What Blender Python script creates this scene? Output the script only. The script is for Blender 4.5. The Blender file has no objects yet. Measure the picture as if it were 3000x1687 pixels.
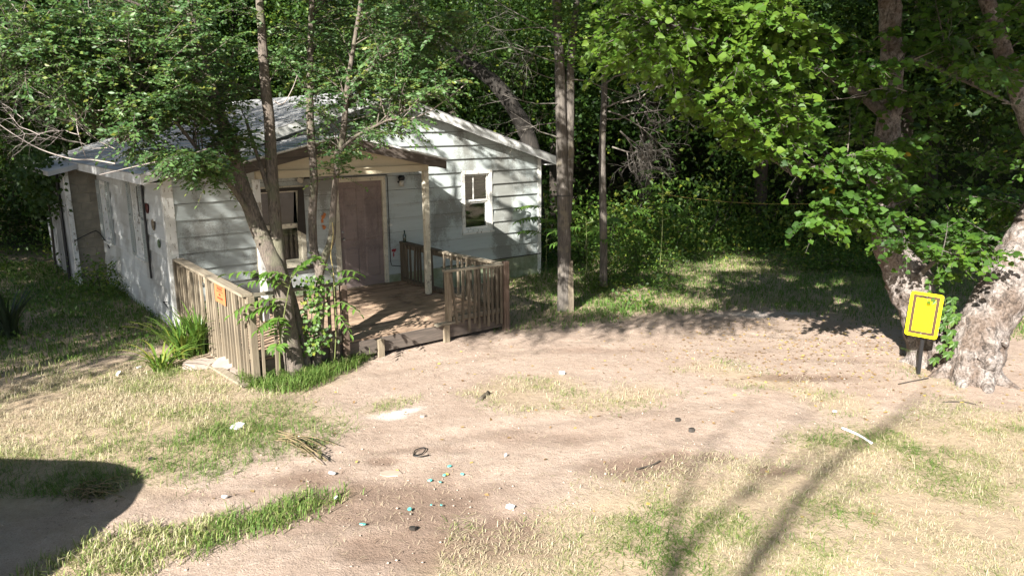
import bpy, bmesh, math, random
import numpy as np
from mathutils import Matrix, Vector, noise as mnoise
R = math.radians
rng = np.random.default_rng(7)
random.seed(7)
S = bpy.context.scene
COL = S.collection

# ------------------------------------------------------------------ camera
H = 3.4
F, PITCH, ROLL, YAW = 2201.0, .21285, -.005664, .674246
cp, sp, cr, sr = math.cos(PITCH), math.sin(PITCH), math.cos(ROLL), math.sin(ROLL)
M3 = np.array([[cr, -sr, 0], [sr, cr, 0], [0, 0, 1]]) @ np.array([[1, 0, 0], [0, -sp, -cp], [0, cp, -sp]])
cam = bpy.data.objects.new('camera', bpy.data.cameras.new('camera'))
COL.objects.link(cam)
right, up_, back = M3[0], -M3[1], -M3[2]
cam.matrix_world = Matrix(((right[0], up_[0], back[0], 0), (right[1], up_[1], back[1], 0), (right[2], up_[2], back[2], H), (0, 0, 0, 1)))
cam.data.sensor_width = 36
cam.data.lens = F / 3000 * 36
cam.data.clip_start = .05
cam.data.clip_end = 900
S.camera = cam

# ------------------------------------------------------------------ light
SUN_AZ, SUN_EL = R(26.2), R(30.8)                  # the light travels 26 degrees right of straight ahead
w = bpy.data.worlds.new('World'); S.world = w; w.use_nodes = True
nt = w.node_tree
sky = nt.nodes.new('ShaderNodeTexSky'); sky.sky_type = 'NISHITA'; sky.sun_disc = False
sky.sun_elevation = SUN_EL; sky.sun_rotation = math.pi + SUN_AZ
bg = nt.nodes['Background']; bg.inputs['Strength'].default_value = .05
nt.links.new(sky.outputs[0], bg.inputs[0])
sun = bpy.data.objects.new('sun', bpy.data.lights.new('sun', 'SUN')); COL.objects.link(sun)
sun.data.energy = 5.0; sun.data.angle = R(.5); sun.data.color = (1, .95, .87)
L = Vector((math.sin(SUN_AZ) * math.cos(SUN_EL), math.cos(SUN_AZ) * math.cos(SUN_EL), -math.sin(SUN_EL)))
sun.rotation_euler = L.to_track_quat('-Z', 'Y').to_euler()
sun.location = (-10, -20, 20)
S.view_settings.view_transform = 'Standard'; S.view_settings.look = 'None'
S.view_settings.gamma = 1; S.view_settings.use_curve_mapping = False
S.view_settings.exposure = 1.82
S.render.engine = 'CYCLES'
S.cycles.max_bounces = 7; S.cycles.transparent_max_bounces = 8; S.cycles.diffuse_bounces = 2
S.cycles.sample_clamp_indirect = 6

# ------------------------------------------------------------------ pixel helpers (2576 px wide view of the photo -> world)
PX = 3000 / 2576
def ray(x, y):
    return M3.T @ np.array([(x * PX - 1500) / F, (y * PX - 843.5) / F, 1.])
def at(x, y, Y):
    r = ray(x, y); t = Y / r[1]
    return np.array([r[0] * t, Y, r[2] * t + H])
def gp(x, y, z=0.):
    r = ray(x, y); t = (z - H) / r[2]
    return np.array([r[0] * t, r[1] * t, z])
def to_px(P):
    q = (np.asarray(P) - np.array([0, 0, H])) @ M3.T
    zz = np.maximum(q[..., 2], 1e-3)
    return np.stack([(F * q[..., 0] / zz + 1500) / PX, (F * q[..., 1] / zz + 843.5) / PX, q[..., 2]], -1)

# ------------------------------------------------------------------ object helpers
def tag(o, label=None, cat=None, group=None, kind=None):
    if label: o['label'] = label
    if cat: o['category'] = cat
    if group: o['group'] = group
    if kind: o['kind'] = kind
    return o
def empty(name, loc=(0, 0, 0), rz=0, label=None, cat=None, group=None):
    o = bpy.data.objects.new(name, None); COL.objects.link(o)
    o.location = loc; o.rotation_euler = (0, 0, rz); o.empty_display_size = .2
    return tag(o, label, cat, group)
def link(name, me, mat=None, parent=None):
    if mat is not None and not len(me.materials): me.materials.append(mat)
    o = bpy.data.objects.new(name, me); COL.objects.link(o)
    if parent is not None: o.parent = parent
    return o
class MB:
    def __init__(s): s.v = []; s.f = []
    def add(s, V, Fc):
        n = len(s.v); s.v += [tuple(map(float, p)) for p in V]; s.f += [tuple(i + n for i in q) for q in Fc]; return s
    def hexa(s, b, t):
        return s.add(list(b) + list(t), [(3, 2, 1, 0), (4, 5, 6, 7), (0, 1, 5, 4), (1, 2, 6, 5), (2, 3, 7, 6), (3, 0, 4, 7)])
    def box(s, x0, x1, y0, y1, z0, z1):
        return s.hexa([(x0, y0, z0), (x1, y0, z0), (x1, y1, z0), (x0, y1, z0)], [(x0, y0, z1), (x1, y0, z1), (x1, y1, z1), (x0, y1, z1)])
    def bar(s, a, b, wx, wy, up=(0, 0, 1)):
        a, b = Vector(a), Vector(b); d = (b - a).normalized(); u = Vector(up)
        x = d.cross(u)
        if x.length < 1e-4: x = d.cross(Vector((0, 1, 0)))
        x.normalize(); y = x.cross(d); x *= wx / 2; y *= wy / 2
        return s.hexa([a - x - y, a + x - y, a + x + y, a - x + y], [b - x - y, b + x - y, b + x + y, b - x + y])
    def tube(s, pts, rad, n=8, cap=True):
        V, Fc = tube_vf(pts, rad, n, cap); return s.add(V, Fc)
    def lathe(s, prof, n=16, c=(0, 0, 0)):
        V = []; Fc = []
        for r, z in prof:
            for k in range(n): V.append((c[0] + r * math.cos(2 * math.pi * k / n), c[1] + r * math.sin(2 * math.pi * k / n), c[2] + z))
        for i in range(len(prof) - 1):
            for k in range(n): Fc.append((i * n + k, i * n + (k + 1) % n, (i + 1) * n + (k + 1) % n, (i + 1) * n + k))
        Fc.append(tuple(range(n - 1, -1, -1))); Fc.append(tuple((len(prof) - 1) * n + k for k in range(n)))
        return s.add(V, Fc)
    def prism(s, poly, d0, d1):          # poly of 3D points; offset vectors per point for the two faces
        n = len(poly)
        return s.add([np.add(p, o) for p, o in zip(poly, d0)] + [np.add(p, o) for p, o in zip(poly, d1)],
                     [tuple(range(n - 1, -1, -1)), tuple(range(n, 2 * n))] + [(i, (i + 1) % n, n + (i + 1) % n, n + i) for i in range(n)])
    def mesh(s, name, smooth=False, bevel=0):
        me = bpy.data.meshes.new(name); me.from_pydata(s.v, [], s.f)
        bm = bmesh.new(); bm.from_mesh(me)
        bmesh.ops.recalc_face_normals(bm, faces=bm.faces)
        if bevel: bmesh.ops.bevel(bm, geom=[e for e in bm.edges], offset=bevel, segments=1, affect='EDGES', clamp_overlap=True)
        bm.to_mesh(me); bm.free()
        if smooth: me.shade_smooth()
        return me
    def build(s, name, mat, parent=None, smooth=False, bevel=0):
        return link(name, s.mesh(name, smooth, bevel), mat, parent)
def tube_vf(pts, rad, n=8, cap=True, rough=0, seed=0):
    P = [Vector(p) for p in pts]; V = []; Fc = []
    x = None
    for i, p in enumerate(P):
        d = (P[min(i + 1, len(P) - 1)] - P[max(i - 1, 0)]).normalized()
        if x is None:
            x = d.orthogonal().normalized()
        else:
            x = (x - d * x.dot(d)).normalized()
        y = d.cross(x)
        for k in range(n):
            a = 2 * math.pi * k / n; r = rad[i]; o = x * math.cos(a) + y * math.sin(a)
            if rough:
                q = p + o * r
                r *= 1 + rough * (mnoise.noise(q * 3.1 + Vector((seed, 0, 0))) * .6 + mnoise.noise(Vector((q.x * 11, q.y * 11, q.z * 5 + seed))) * .5 + mnoise.noise(q * 24) * .25)
            V.append(tuple(p + o * r))
    for i in range(len(P) - 1):
        for k in range(n): Fc.append((i * n + k, i * n + (k + 1) % n, (i + 1) * n + (k + 1) % n, (i + 1) * n + k))
    if cap:
        Fc.append(tuple(range(n - 1, -1, -1))); Fc.append(tuple((len(P) - 1) * n + k for k in range(n)))
    return V, Fc
def smooth_path(pts, rad, k=5):
    """Catmull-Rom resampling of a polyline with radii."""
    P = [np.array(p, float) for p in pts]; o = []; r = []
    for i in range(len(P) - 1):
        p0, p1, p2, p3 = P[max(i - 1, 0)], P[i], P[i + 1], P[min(i + 2, len(P) - 1)]
        for j in range(k):
            t = j / k
            o.append(.5 * (2 * p1 + (p2 - p0) * t + (2 * p0 - 5 * p1 + 4 * p2 - p3) * t * t + (3 * p1 - p0 - 3 * p2 + p3) * t ** 3))
            r.append(rad[i] * (1 - t) + rad[i + 1] * t)
    o.append(P[-1]); r.append(rad[-1])
    return o, r
def np_mesh(name, V, tris, tint=None, col=None, uv=None, smooth=False):
    """Fast triangle mesh from arrays; tint = one float per vertex."""
    V = np.ascontiguousarray(V, np.float32); T = np.ascontiguousarray(tris, np.int32)
    me = bpy.data.meshes.new(name)
    me.vertices.add(len(V)); me.vertices.foreach_set('co', V.ravel())
    me.loops.add(T.size); me.loops.foreach_set('vertex_index', T.ravel())
    me.polygons.add(len(T)); me.polygons.foreach_set('loop_start', np.arange(0, T.size, 3, dtype=np.int32))
    try: me.polygons.foreach_set('loop_total', np.full(len(T), 3, np.int32))
    except Exception: pass
    if tint is not None:
        a = me.attributes.new('tint', 'FLOAT', 'POINT'); a.data.foreach_set('value', np.ascontiguousarray(tint, np.float32))
    if col is not None:
        a = me.attributes.new('mask', 'FLOAT_COLOR', 'POINT'); a.data.foreach_set('color', np.ascontiguousarray(col, np.float32).ravel())
    me.update(calc_edges=True); me.validate()
    if smooth: me.shade_smooth()
    return me
def nrm(a):
    return a / np.maximum(np.linalg.norm(a, axis=-1, keepdims=True), 1e-9)

# ------------------------------------------------------------------ materials
def new_mat(name):
    m = bpy.data.materials.new(name); m.use_nodes = True
    n = m.node_tree.nodes; return m, n, m.node_tree.links, n['Principled BSDF']
def ramp(n, stops):
    r = n.new('ShaderNodeValToRGB'); e = r.color_ramp.elements
    while len(e) < len(stops): e.new(.5)
    for q, (p, c) in zip(e, stops): q.position = p; q.color = (*c, 1) if len(c) == 3 else c
    return r
def g3(v): return (v, v, v)
def noise(n, l, vec, scale, detail=4, rough=.6, dist=0):
    t = n.new('ShaderNodeTexNoise'); t.inputs['Scale'].default_value = scale; t.inputs['Detail'].default_value = detail
    t.inputs['Roughness'].default_value = rough; t.inputs['Distortion'].default_value = dist
    if vec is not None: l.new(vec, t.inputs['Vector'])
    return t.outputs['Fac']
def coords(n, l, kind='Object', scale=(1, 1, 1), rot=(0, 0, 0)):
    if kind == 'World':
        src = n.new('ShaderNodeNewGeometry').outputs['Position']
    else:
        src = n.new('ShaderNodeTexCoord').outputs[kind]
    mp = n.new('ShaderNodeMapping'); mp.inputs['Scale'].default_value = scale; mp.inputs['Rotation'].default_value = rot
    l.new(src, mp.inputs['Vector']); return mp.outputs[0]
def mix(n, l, fac, a, b, mode='MIX'):
    x = n.new('ShaderNodeMix'); x.data_type = 'RGBA'; x.blend_type = mode
    for s, v in ((x.inputs['Factor'], fac), (x.inputs[6], a), (x.inputs[7], b)):
        if isinstance(v, (int, float)): s.default_value = v
        elif isinstance(v, tuple): s.default_value = (*v, 1)
        else: l.new(v, s)
    return x.outputs[2]
def bump(n, l, p, h, strength=.4, dist=.01):
    b = n.new('ShaderNodeBump'); b.inputs['Strength'].default_value = strength; b.inputs['Distance'].default_value = dist
    l.new(h, b.inputs['Height']); l.new(b.outputs[0], p.inputs['Normal'])
def math_(n, l, op, a, b=None):
    m = n.new('ShaderNodeMath'); m.operation = op
    for s, v in zip(m.inputs, (a, b)):
        if v is None: continue
        if isinstance(v, (int, float)): s.default_value = v
        else: l.new(v, s)
    return m.outputs[0]
def attr(n, name, out='Fac'):
    a = n.new('ShaderNodeAttribute'); a.attribute_name = name; return a.outputs[out]
def simple(name, c, rough=.6, metal=0, var=.15, scale=9, bmp=.15):
    m, n, l, p = new_mat(name)
    v = coords(n, l); f = noise(n, l, v, scale)
    r = ramp(n, [(.3, tuple(x * (1 - var) for x in c)), (.7, tuple(min(1, x * (1 + var)) for x in c))]); l.new(f, r.inputs[0])
    l.new(r.outputs[0], p.inputs['Base Color']); p.inputs['Roughness'].default_value = rough; p.inputs['Metallic'].default_value = metal
    if bmp: bump(n, l, p, noise(n, l, v, scale * 6), bmp, .005)
    return m
def paint(name, c, grime=(.30, .29, .25), amount=.5, peel=0., wood=(.30, .27, .23), streak=(.8, .8, .5), green=0):
    """old house paint with soft mildew patches and, if asked, flaking down to grey wood."""
    m, n, l, p = new_mat(name)
    v = coords(n, l, 'Object', streak)
    big = noise(n, l, v, 1.5, 5, .62); fine = noise(n, l, coords(n, l), 38, 4, .7)
    comb = math_(n, l, 'ADD', math_(n, l, 'MULTIPLY', big, .8), math_(n, l, 'MULTIPLY', fine, .2))
    r = ramp(n, [(.49, g3(0)), (.57, g3(amount))]); l.new(comb, r.inputs[0])
    cc = mix(n, l, r.outputs[0], c, grime)
    tone = ramp(n, [(.3, g3(.86)), (.7, g3(1.0))]); l.new(noise(n, l, coords(n, l, 'Object', (.5, .5, 6)), 2.2), tone.inputs[0])
    cc = mix(n, l, 1., cc, tone.outputs[0], 'MULTIPLY')
    if green:
        gr = ramp(n, [(.45, g3(0)), (.6, g3(green))]); l.new(noise(n, l, coords(n, l), 3.2, 5), gr.inputs[0])
        cc = mix(n, l, gr.outputs[0], cc, (.10, .14, .04))
    h = fine
    if peel:
        pn = noise(n, l, coords(n, l, 'Object', (1, 1, .35)), 22, 6, .72)
        pr = ramp(n, [(.62 - peel * .2, g3(0)), (.64 - peel * .2, g3(1))]); l.new(pn, pr.inputs[0])
        cc = mix(n, l, pr.outputs[0], cc, wood); h = pr.outputs[0]
    l.new(cc, p.inputs['Base Color']); p.inputs['Roughness'].default_value = .62
    bump(n, l, p, h, .12 if not peel else -.3, .004)
    return m
def timber(name, a, b, axis, rough=.85, dirt=None):
    """weathered boards: grain stretched along one axis, tone differs per piece."""
    m, n, l, p = new_mat(name)
    s = [26, 26, 26]; s[axis] = 1.6
    v = coords(n, l, 'Object', tuple(s)); g = noise(n, l, v, 1.4, 6, .68, .3)
    r = ramp(n, [(.28, a), (.72, b)]); l.new(g, r.inputs[0])
    oi = n.new('ShaderNodeObjectInfo')
    t = ramp(n, [(0, g3(.68)), (1, g3(1.12))]); l.new(oi.outputs['Random'], t.inputs[0])
    c = mix(n, l, 1., r.outputs[0], t.outputs[0], 'MULTIPLY')
    if dirt:
        q = ramp(n, [(.48, g3(0)), (.66, g3(.75))]); l.new(noise(n, l, coords(n, l), 3., 5, .65), q.inputs[0])
        c = mix(n, l, q.outputs[0], c, dirt)
    l.new(c, p.inputs['Base Color']); p.inputs['Roughness'].default_value = rough
    bump(n, l, p, g, .45, .006)
    return m
def bark(name, a, b, c=None, scale=1., vert=(7, 7, 1.6), bs=.8, amt=.5, lo=.52):
    m, n, l, p = new_mat(name)
    v = coords(n, l, 'Object', tuple(x * scale for x in vert))
    g = noise(n, l, v, 3.2, 7, .72, .6); k = noise(n, l, coords(n, l), 2.1 * scale, 4)
    r = ramp(n, [(.33, a), (.62, b)]); l.new(g, r.inputs[0]); col = r.outputs[0]
    if c:
        q = ramp(n, [(lo, g3(0)), (lo + .1, g3(amt))]); l.new(k, q.inputs[0]); col = mix(n, l, q.outputs[0], col, c)
    l.new(col, p.inputs['Base Color']); p.inputs['Roughness'].default_value = .9
    bump(n, l, p, g, bs, .025)
    return m
def leaf_mat(name, stops, rough=.42, trans=.34, tcol=(.16, .26, .03), spec=.5):
    m, n, l, p = new_mat(name)
    t = attr(n, 'tint'); r = ramp(n, stops); l.new(t, r.inputs[0])
    l.new(r.outputs[0], p.inputs['Base Color']); p.inputs['Roughness'].default_value = rough
    p.inputs['Specular IOR Level'].default_value = spec
    tr = n.new('ShaderNodeBsdfTranslucent'); l.new(mix(n, l, .55, r.outputs[0], tcol), tr.inputs['Color'])
    mx = n.new('ShaderNodeMixShader'); mx.inputs[0].default_value = trans
    l.new(p.outputs[0], mx.inputs[1]); l.new(tr.outputs[0], mx.inputs[2])
    l.new(mx.outputs[0], n['Material Output'].inputs[0])
    return m

MAT = {}
MAT['siding'] = paint('siding_paint', (.48, .53, .525), (.22, .22, .20), .85, green=0)
MAT['siding_low'] = paint('mossy_siding', (.34, .38, .28), (.22, .24, .14), .7, green=.55)
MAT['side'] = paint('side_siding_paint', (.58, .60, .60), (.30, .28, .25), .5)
MAT['cream'] = paint('porch_gable_paint', (.54, .49, .36), (.40, .34, .22), .3)
MAT['trim'] = paint('flaking_trim_paint', (.76, .76, .73), (.42, .40, .35), .4, peel=.22)
MAT['fascia'] = paint('fascia_paint', (.72, .73, .72), (.40, .39, .35), .4, peel=.12)
MAT['casing'] = paint('door_casing_paint', (.66, .62, .50), (.34, .30, .22), .5, peel=.2)
MAT['white_post'] = paint('white_post_paint', (.74, .74, .72), (.42, .40, .36), .5, peel=.3, streak=(1, 1, .4))
MAT['door'] = paint('door_paint', (.27, .212, .197), (.13, .095, .09), .6)
MAT['deck'] = timber('deck_timber', (.27, .18, .12), (.52, .375, .265), 0, dirt=(.10, .065, .045))
MAT['rail'] = timber('rail_timber', (.11, .086, .058), (.32, .265, .19), 2)
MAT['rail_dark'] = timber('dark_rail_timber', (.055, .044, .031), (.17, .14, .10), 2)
MAT['rail_cap'] = timber('rail_cap_timber', (.16, .125, .085), (.38, .33, .25), 1)
MAT['rail_cap_x'] = timber('front_rail_timber', (.12, .10, .07), (.30, .27, .21), 0)
MAT['post_red'] = timber('reddish_post_timber', (.06, .042, .032), (.165, .115, .085), 2)
MAT['dark_trim'] = timber('bare_porch_fascia', (.045, .038, .033), (.15, .12, .10), 0)
MAT['shed'] = timber('shed_boards', (.20, .21, .23), (.52, .54, .57), 2)
MAT['dark_wood'] = simple('dark_wood', (.03, .026, .022), .7)
MAT['interior'] = simple('dim_interior', (.05, .045, .04), .9)
MAT['blind'] = simple('blind_vinyl', (.55, .54, .42), .5, var=.08)
MAT['shutter'] = simple('shutter_vinyl', (.36, .385, .37), .5, var=.08)
MAT['iron'] = simple('dark_iron', (.03, .03, .032), .5, .4)
MAT['steel'] = simple('steel', (.45, .45, .45), .35, .9)
MAT['cable'] = simple('black_cable', (.012, .012, .012), .5)
MAT['block'] = simple('concrete_block', (.22, .195, .15), .9, var=.25, scale=5, bmp=.6)
MAT['mortar'] = simple('mortar', (.27, .25, .20), .95, bmp=.4)
MAT['foundation'] = simple('foundation', (.12, .11, .09), .9)

def shingle_mat():
    m, n, l, p = new_mat('roof_shingle')
    oi = n.new('ShaderNodeObjectInfo'); f = noise(n, l, coords(n, l), 120, 3, .8)
    r = ramp(n, [(.25, (.24, .245, .25)), (.75, (.47, .47, .47))]); l.new(f, r.inputs[0])
    t = ramp(n, [(0, g3(.70)), (1, g3(1.12))]); l.new(oi.outputs['Random'], t.inputs[0])
    q = ramp(n, [(.45, g3(1)), (.7, g3(.72))]); l.new(noise(n, l, coords(n, l), 1.3, 5), q.inputs[0])
    c = mix(n, l, 1., mix(n, l, 1., r.outputs[0], t.outputs[0], 'MULTIPLY'), q.outputs[0], 'MULTIPLY')
    l.new(c, p.inputs['Base Color']); p.inputs['Roughness'].default_value = .8
    bump(n, l, p, f, .3, .004); return m
MAT['shingle'] = shingle_mat()
def glass_mat():
    m, n, l, p = new_mat('window_glass')
    tr = n.new('ShaderNodeBsdfTransparent'); tr.inputs[0].default_value = (.72, .76, .74, 1)
    gl = n.new('ShaderNodeBsdfGlossy'); gl.inputs['Roughness'].default_value = .05
    fr = n.new('ShaderNodeFresnel'); fr.inputs[0].default_value = 1.6
    mx = n.new('ShaderNodeMixShader'); l.new(fr.outputs[0], mx.inputs[0]); l.new(tr.outputs[0], mx.inputs[1]); l.new(gl.outputs[0], mx.inputs[2])
    l.new(mx.outputs[0], n['Material Output'].inputs[0]); return m
MAT['glass'] = glass_mat()

MAT['elm_bark'] = bark('elm_bark', (.032, .027, .022), (.195, .160, .132), (.14, .15, .09), 1.5, (10, 10, 2.2), 1., .5)
def knobbly():
    m, n, l, p = new_mat('gnarled_bark'); v = coords(n, l)
    big, fine = noise(n, l, v, 3.5, 5, .6, .8), noise(n, l, v, 26, 6, .72, .6)
    mid = noise(n, l, coords(n, l, 'Object', (1, 1, .5)), 9, 6, .66, 1.6)
    r = ramp(n, [(.34, (.12, .10, .085)), (.52, (.29, .255, .235)), (.70, (.43, .39, .375))]); l.new(fine, r.inputs[0])
    q = ramp(n, [(.38, (.52, .44, .38)), (.60, (1, 1, 1))]); l.new(big, q.inputs[0])
    ck = ramp(n, [(.38, g3(.38)), (.50, g3(1))]); l.new(mid, ck.inputs[0])
    c = mix(n, l, 1., mix(n, l, 1., r.outputs[0], q.outputs[0], 'MULTIPLY'), ck.outputs[0], 'MULTIPLY')
    l.new(c, p.inputs['Base Color']); p.inputs['Roughness'].default_value = .92
    bump(n, l, p, math_(n, l, 'ADD', math_(n, l, 'MULTIPLY', fine, .5), mid), 1., .05); return m
MAT['pale_bark'] = knobbly()
MAT['grey_bark'] = bark('grey_bark', (.036, .032, .028), (.15, .132, .115), (.23, .20, .14), 1.4, (8, 8, 1), .8, .5, .55)
MAT['dark_bark'] = bark('dark_bark', (.02, .017, .014), (.075, .062, .05), None, 1., (8, 8, 1))
MAT['twig'] = simple('bare_twig', (.27, .235, .215), .85, var=.2)
MAT['dead_twig'] = simple('dead_twig', (.15, .135, .118), .85, var=.2)
MAT['stem'] = simple('green_stem', (.10, .12, .035), .6)
MAT['elm_leaf'] = leaf_mat('elm_leaf', [(0, (.032, .076, .028)), (.45, (.068, .142, .045)), (.8, (.105, .190, .055)), (1, (.17, .19, .035))], .44, .36, spec=.38)
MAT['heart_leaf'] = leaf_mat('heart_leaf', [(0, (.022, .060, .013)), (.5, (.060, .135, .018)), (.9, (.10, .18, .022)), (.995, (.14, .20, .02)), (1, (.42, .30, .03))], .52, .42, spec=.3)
MAT['wood_leaf'] = leaf_mat('wood_leaf', [(0, (.010, .026, .007)), (.55, (.028, .064, .012)), (.85, (.062, .125, .018)), (1, (.17, .21, .025))], .5, .34, spec=.3)  # leaf colours darkened in place of canopy shade, bright end for sun patches
MAT['shrub_leaf'] = leaf_mat('shrub_leaf', [(0, (.022, .055, .010)), (.5, (.055, .125, .017)), (.85, (.12, .21, .028)), (1, (.20, .22, .03))], .5, .38)
MAT['frond_leaf'] = leaf_mat('frond_leaf', [(0, (.07, .16, .03)), (1, (.14, .26, .045))], .42, .45)
MAT['strap_leaf'] = leaf_mat('strap_leaf', [(0, (.06, .14, .028)), (.7, (.15, .26, .045)), (1, (.25, .26, .05))], .4, .35)
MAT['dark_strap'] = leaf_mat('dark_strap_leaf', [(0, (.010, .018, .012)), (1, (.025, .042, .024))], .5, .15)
MAT['grass'] = leaf_mat('grass_blade', [(0, (.46, .37, .26)), (.2, (.52, .45, .33)), (.38, (.52, .47, .30)), (.55, (.27, .29, .10)), (.75, (.125, .205, .045)), (1, (.085, .165, .03))], .6, .3, (.2, .24, .05), .25)
MAT['dry_leaf'] = leaf_mat('dry_leaf', [(0, (.16, .09, .045)), (.6, (.34, .21, .09)), (1, (.52, .40, .10))], .7, .2)
MAT['stone'] = simple('pebble', (.36, .29, .24), .9, var=.35, scale=3)

# ------------------------------------------------------------------ leaves and branches
def template_diamond(fold=.06):
    return np.array([[0, 0, 0], [.45, .5, fold], [1, 0, -.05], [.45, -.5, fold]]), np.array([[0, 3, 2], [0, 2, 1]])
def template_lance(fold=.10):
    v = [[0, 0, 0], [.3, .5, fold], [.65, .38, fold], [1, 0, -.12], [.65, -.38, fold], [.3, -.5, fold], [.5, 0, 0]]
    return np.array(v), np.array([[6, 1, 0], [6, 2, 1], [6, 3, 2], [6, 4, 3], [6, 5, 4], [6, 0, 5]])
def template_heart():
    h = [[-.09, .22, .05], [.08, .47, .10], [.42, .52, .10], [.78, .24, .03]]
    v = [[0, 0, 0]] + h + [[1.06, 0, -.08]] + [[a, -b, c] for a, b, c in h[::-1]] + [[.45, 0, -.02]]
    n = len(v) - 1
    return np.array(v), np.array([[n, (i + 1) % n, i] for i in range(n)])
DIA, LAN, HEA = template_diamond(), template_lance(), template_heart()
class Leaves:
    """collects leaf placements and turns them into one mesh."""
    def __init__(s): s.P = []; s.D = []; s.N = []; s.L = []; s.W = []; s.T = []
    def add(s, P, D, Nn, Ln, Wd, T):
        k = len(P)
        s.P.append(P); s.D.append(np.broadcast_to(D, (k, 3))); s.N.append(np.broadcast_to(Nn, (k, 3)))
        s.L.append(np.broadcast_to(Ln, k)); s.W.append(np.broadcast_to(Wd, k)); s.T.append(np.broadcast_to(T, k))
    def arrays(s):
        P, D, Nn, Ln, Wd, T = (np.concatenate(a) for a in (s.P, s.D, s.N, s.L, s.W, s.T))
        D = nrm(D); Sd = nrm(np.cross(Nn, D)); Nn = np.cross(D, Sd)
        return P, D, Sd, Nn, Ln, Wd, T
    def mesh(s, name, tpl, keep=None):
        P, D, Sd, Nn, Ln, Wd, T = s.arrays()
        if keep is not None: P, D, Sd, Nn, Ln, Wd, T = (a[keep] for a in (P, D, Sd, Nn, Ln, Wd, T))
        tv, tf = tpl; k = len(tv)
        V = P[:, None] + D[:, None] * (tv[:, 0] * Ln[:, None])[..., None] + Sd[:, None] * (tv[:, 1] * Wd[:, None])[..., None] + Nn[:, None] * (tv[:, 2] * Ln[:, None])[..., None]
        Tr = (tf[None] + (np.arange(len(P)) * k)[:, None, None]).reshape(-1, 3)
        return np_mesh(name, V.reshape(-1, 3), Tr, np.repeat(T, k))
def bez(a, m, b, t):
    t = np.asarray(t)[:, None]; return a * (1 - t) ** 2 + 2 * m * t * (1 - t) + b * t * t
TW = []          # twigs waiting to be joined: (points, r0, r1)
def spray(lv, tw, P0, P1, nt=10, k=11, leaf=.05, wid=.024, tlen=.35, start=.35, arch=.12, droop=.25, spread=.8, flat=.35, tint=(.1, .9), rbr=.012, stiff=1., twr=.0035):
    """one leafy branch from P0 to P1 with alternate twigs and alternate leaves."""
    P0, P1 = np.array(P0, float), np.array(P1, float); Ld = np.linalg.norm(P1 - P0)
    mid = (P0 + P1) / 2 + np.array([rng.normal(0, .06), rng.normal(0, .06), arch]) * Ld
    ts = np.linspace(0, 1, 8); br = bez(P0, mid, P1, ts)
    if tw is not None: tw.append((br, np.linspace(rbr, twr, 8)))
    for i in range(nt):
        t = start + (1 - start) * (i + rng.random()) / nt
        b = bez(P0, mid, P1, [t])[0]; tg = nrm(bez(P0, mid, P1, [min(t + .03, 1.03)])[0] - b)
        sd = nrm(np.cross(tg, [0, 0, 1.])); s = 1 if i % 2 else -1
        d = nrm(tg * rng.uniform(.35, .9) + sd * s * spread * rng.uniform(.6, 1.2) + np.array([0, 0, rng.normal(-.05, .34)]))
        Lt = tlen * rng.uniform(.6, 1.25) * (1.15 - .5 * t)
        if i == nt - 1: d = tg; b = P1
        u = np.linspace(.08, 1, k); dz = np.array([0, 0, -droop])
        tp = b + d * (u * Lt)[:, None] + dz * (u ** 2 * Lt)[:, None] * stiff
        if tw is not None: tw.append((np.array([b, b + d * Lt * .5 + dz * Lt * .25 * stiff, tp[-1]]), np.array([twr, twr * .8, twr * .5])))
        s2 = nrm(np.cross(d, [0, 0, 1.])); alt = np.where(np.arange(k) % 2, 1., -1.)
        D = d * .55 + s2 * alt[:, None] * .8 + np.array([0, 0, -.18]) + rng.normal(0, .22, (k, 3))
        Nn = np.array([-.28, -.56, .78]) + rng.normal(0, flat, (k, 3))
        sz = leaf * rng.uniform(.5, 1.3, k)
        lv.add(tp, D, Nn, sz, sz * wid / leaf, np.clip(rng.uniform(*tint) + rng.normal(0, .12, k), 0, 1))
def twig_mesh(name, tw, n=4):
    V = []; T = []; off = 0
    for pts, rad in tw:
        v, f = tube_vf(pts, rad, n, False)
        V += v
        for q in f: T.append((q[0] + off, q[1] + off, q[2] + off)); T.append((q[0] + off, q[2] + off, q[3] + off))
        off += len(v)
    return np_mesh(name, np.array(V), np.array(T))
def bare_branch(tw, P, d, Ln, r, depth, spread=.7, n=5, up=.1):
    """crooked leafless branch, forking."""
    P = np.array(P, float); d = nrm(np.array(d, float)); pts = [P]; rad = [r]
    for i in range(n):
        d = nrm(d + rng.normal(0, .22, 3) + np.array([0, 0, up * .3])); pts.append(pts[-1] + d * Ln / n); rad.append(r * (1 - .75 * (i + 1) / n))
        if depth > 0 and i > 0:
            for _ in range(2 if rng.random() < .6 else 1):
                sd = nrm(np.cross(d, rng.normal(0, 1, 3)))
                bare_branch(tw, pts[-1], d * .6 + sd * spread, Ln * rng.uniform(.35, .62), rad[-1] * .65, depth - 1, spread, n, up)
    tw.append((np.array(pts), np.array(rad)))

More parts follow.
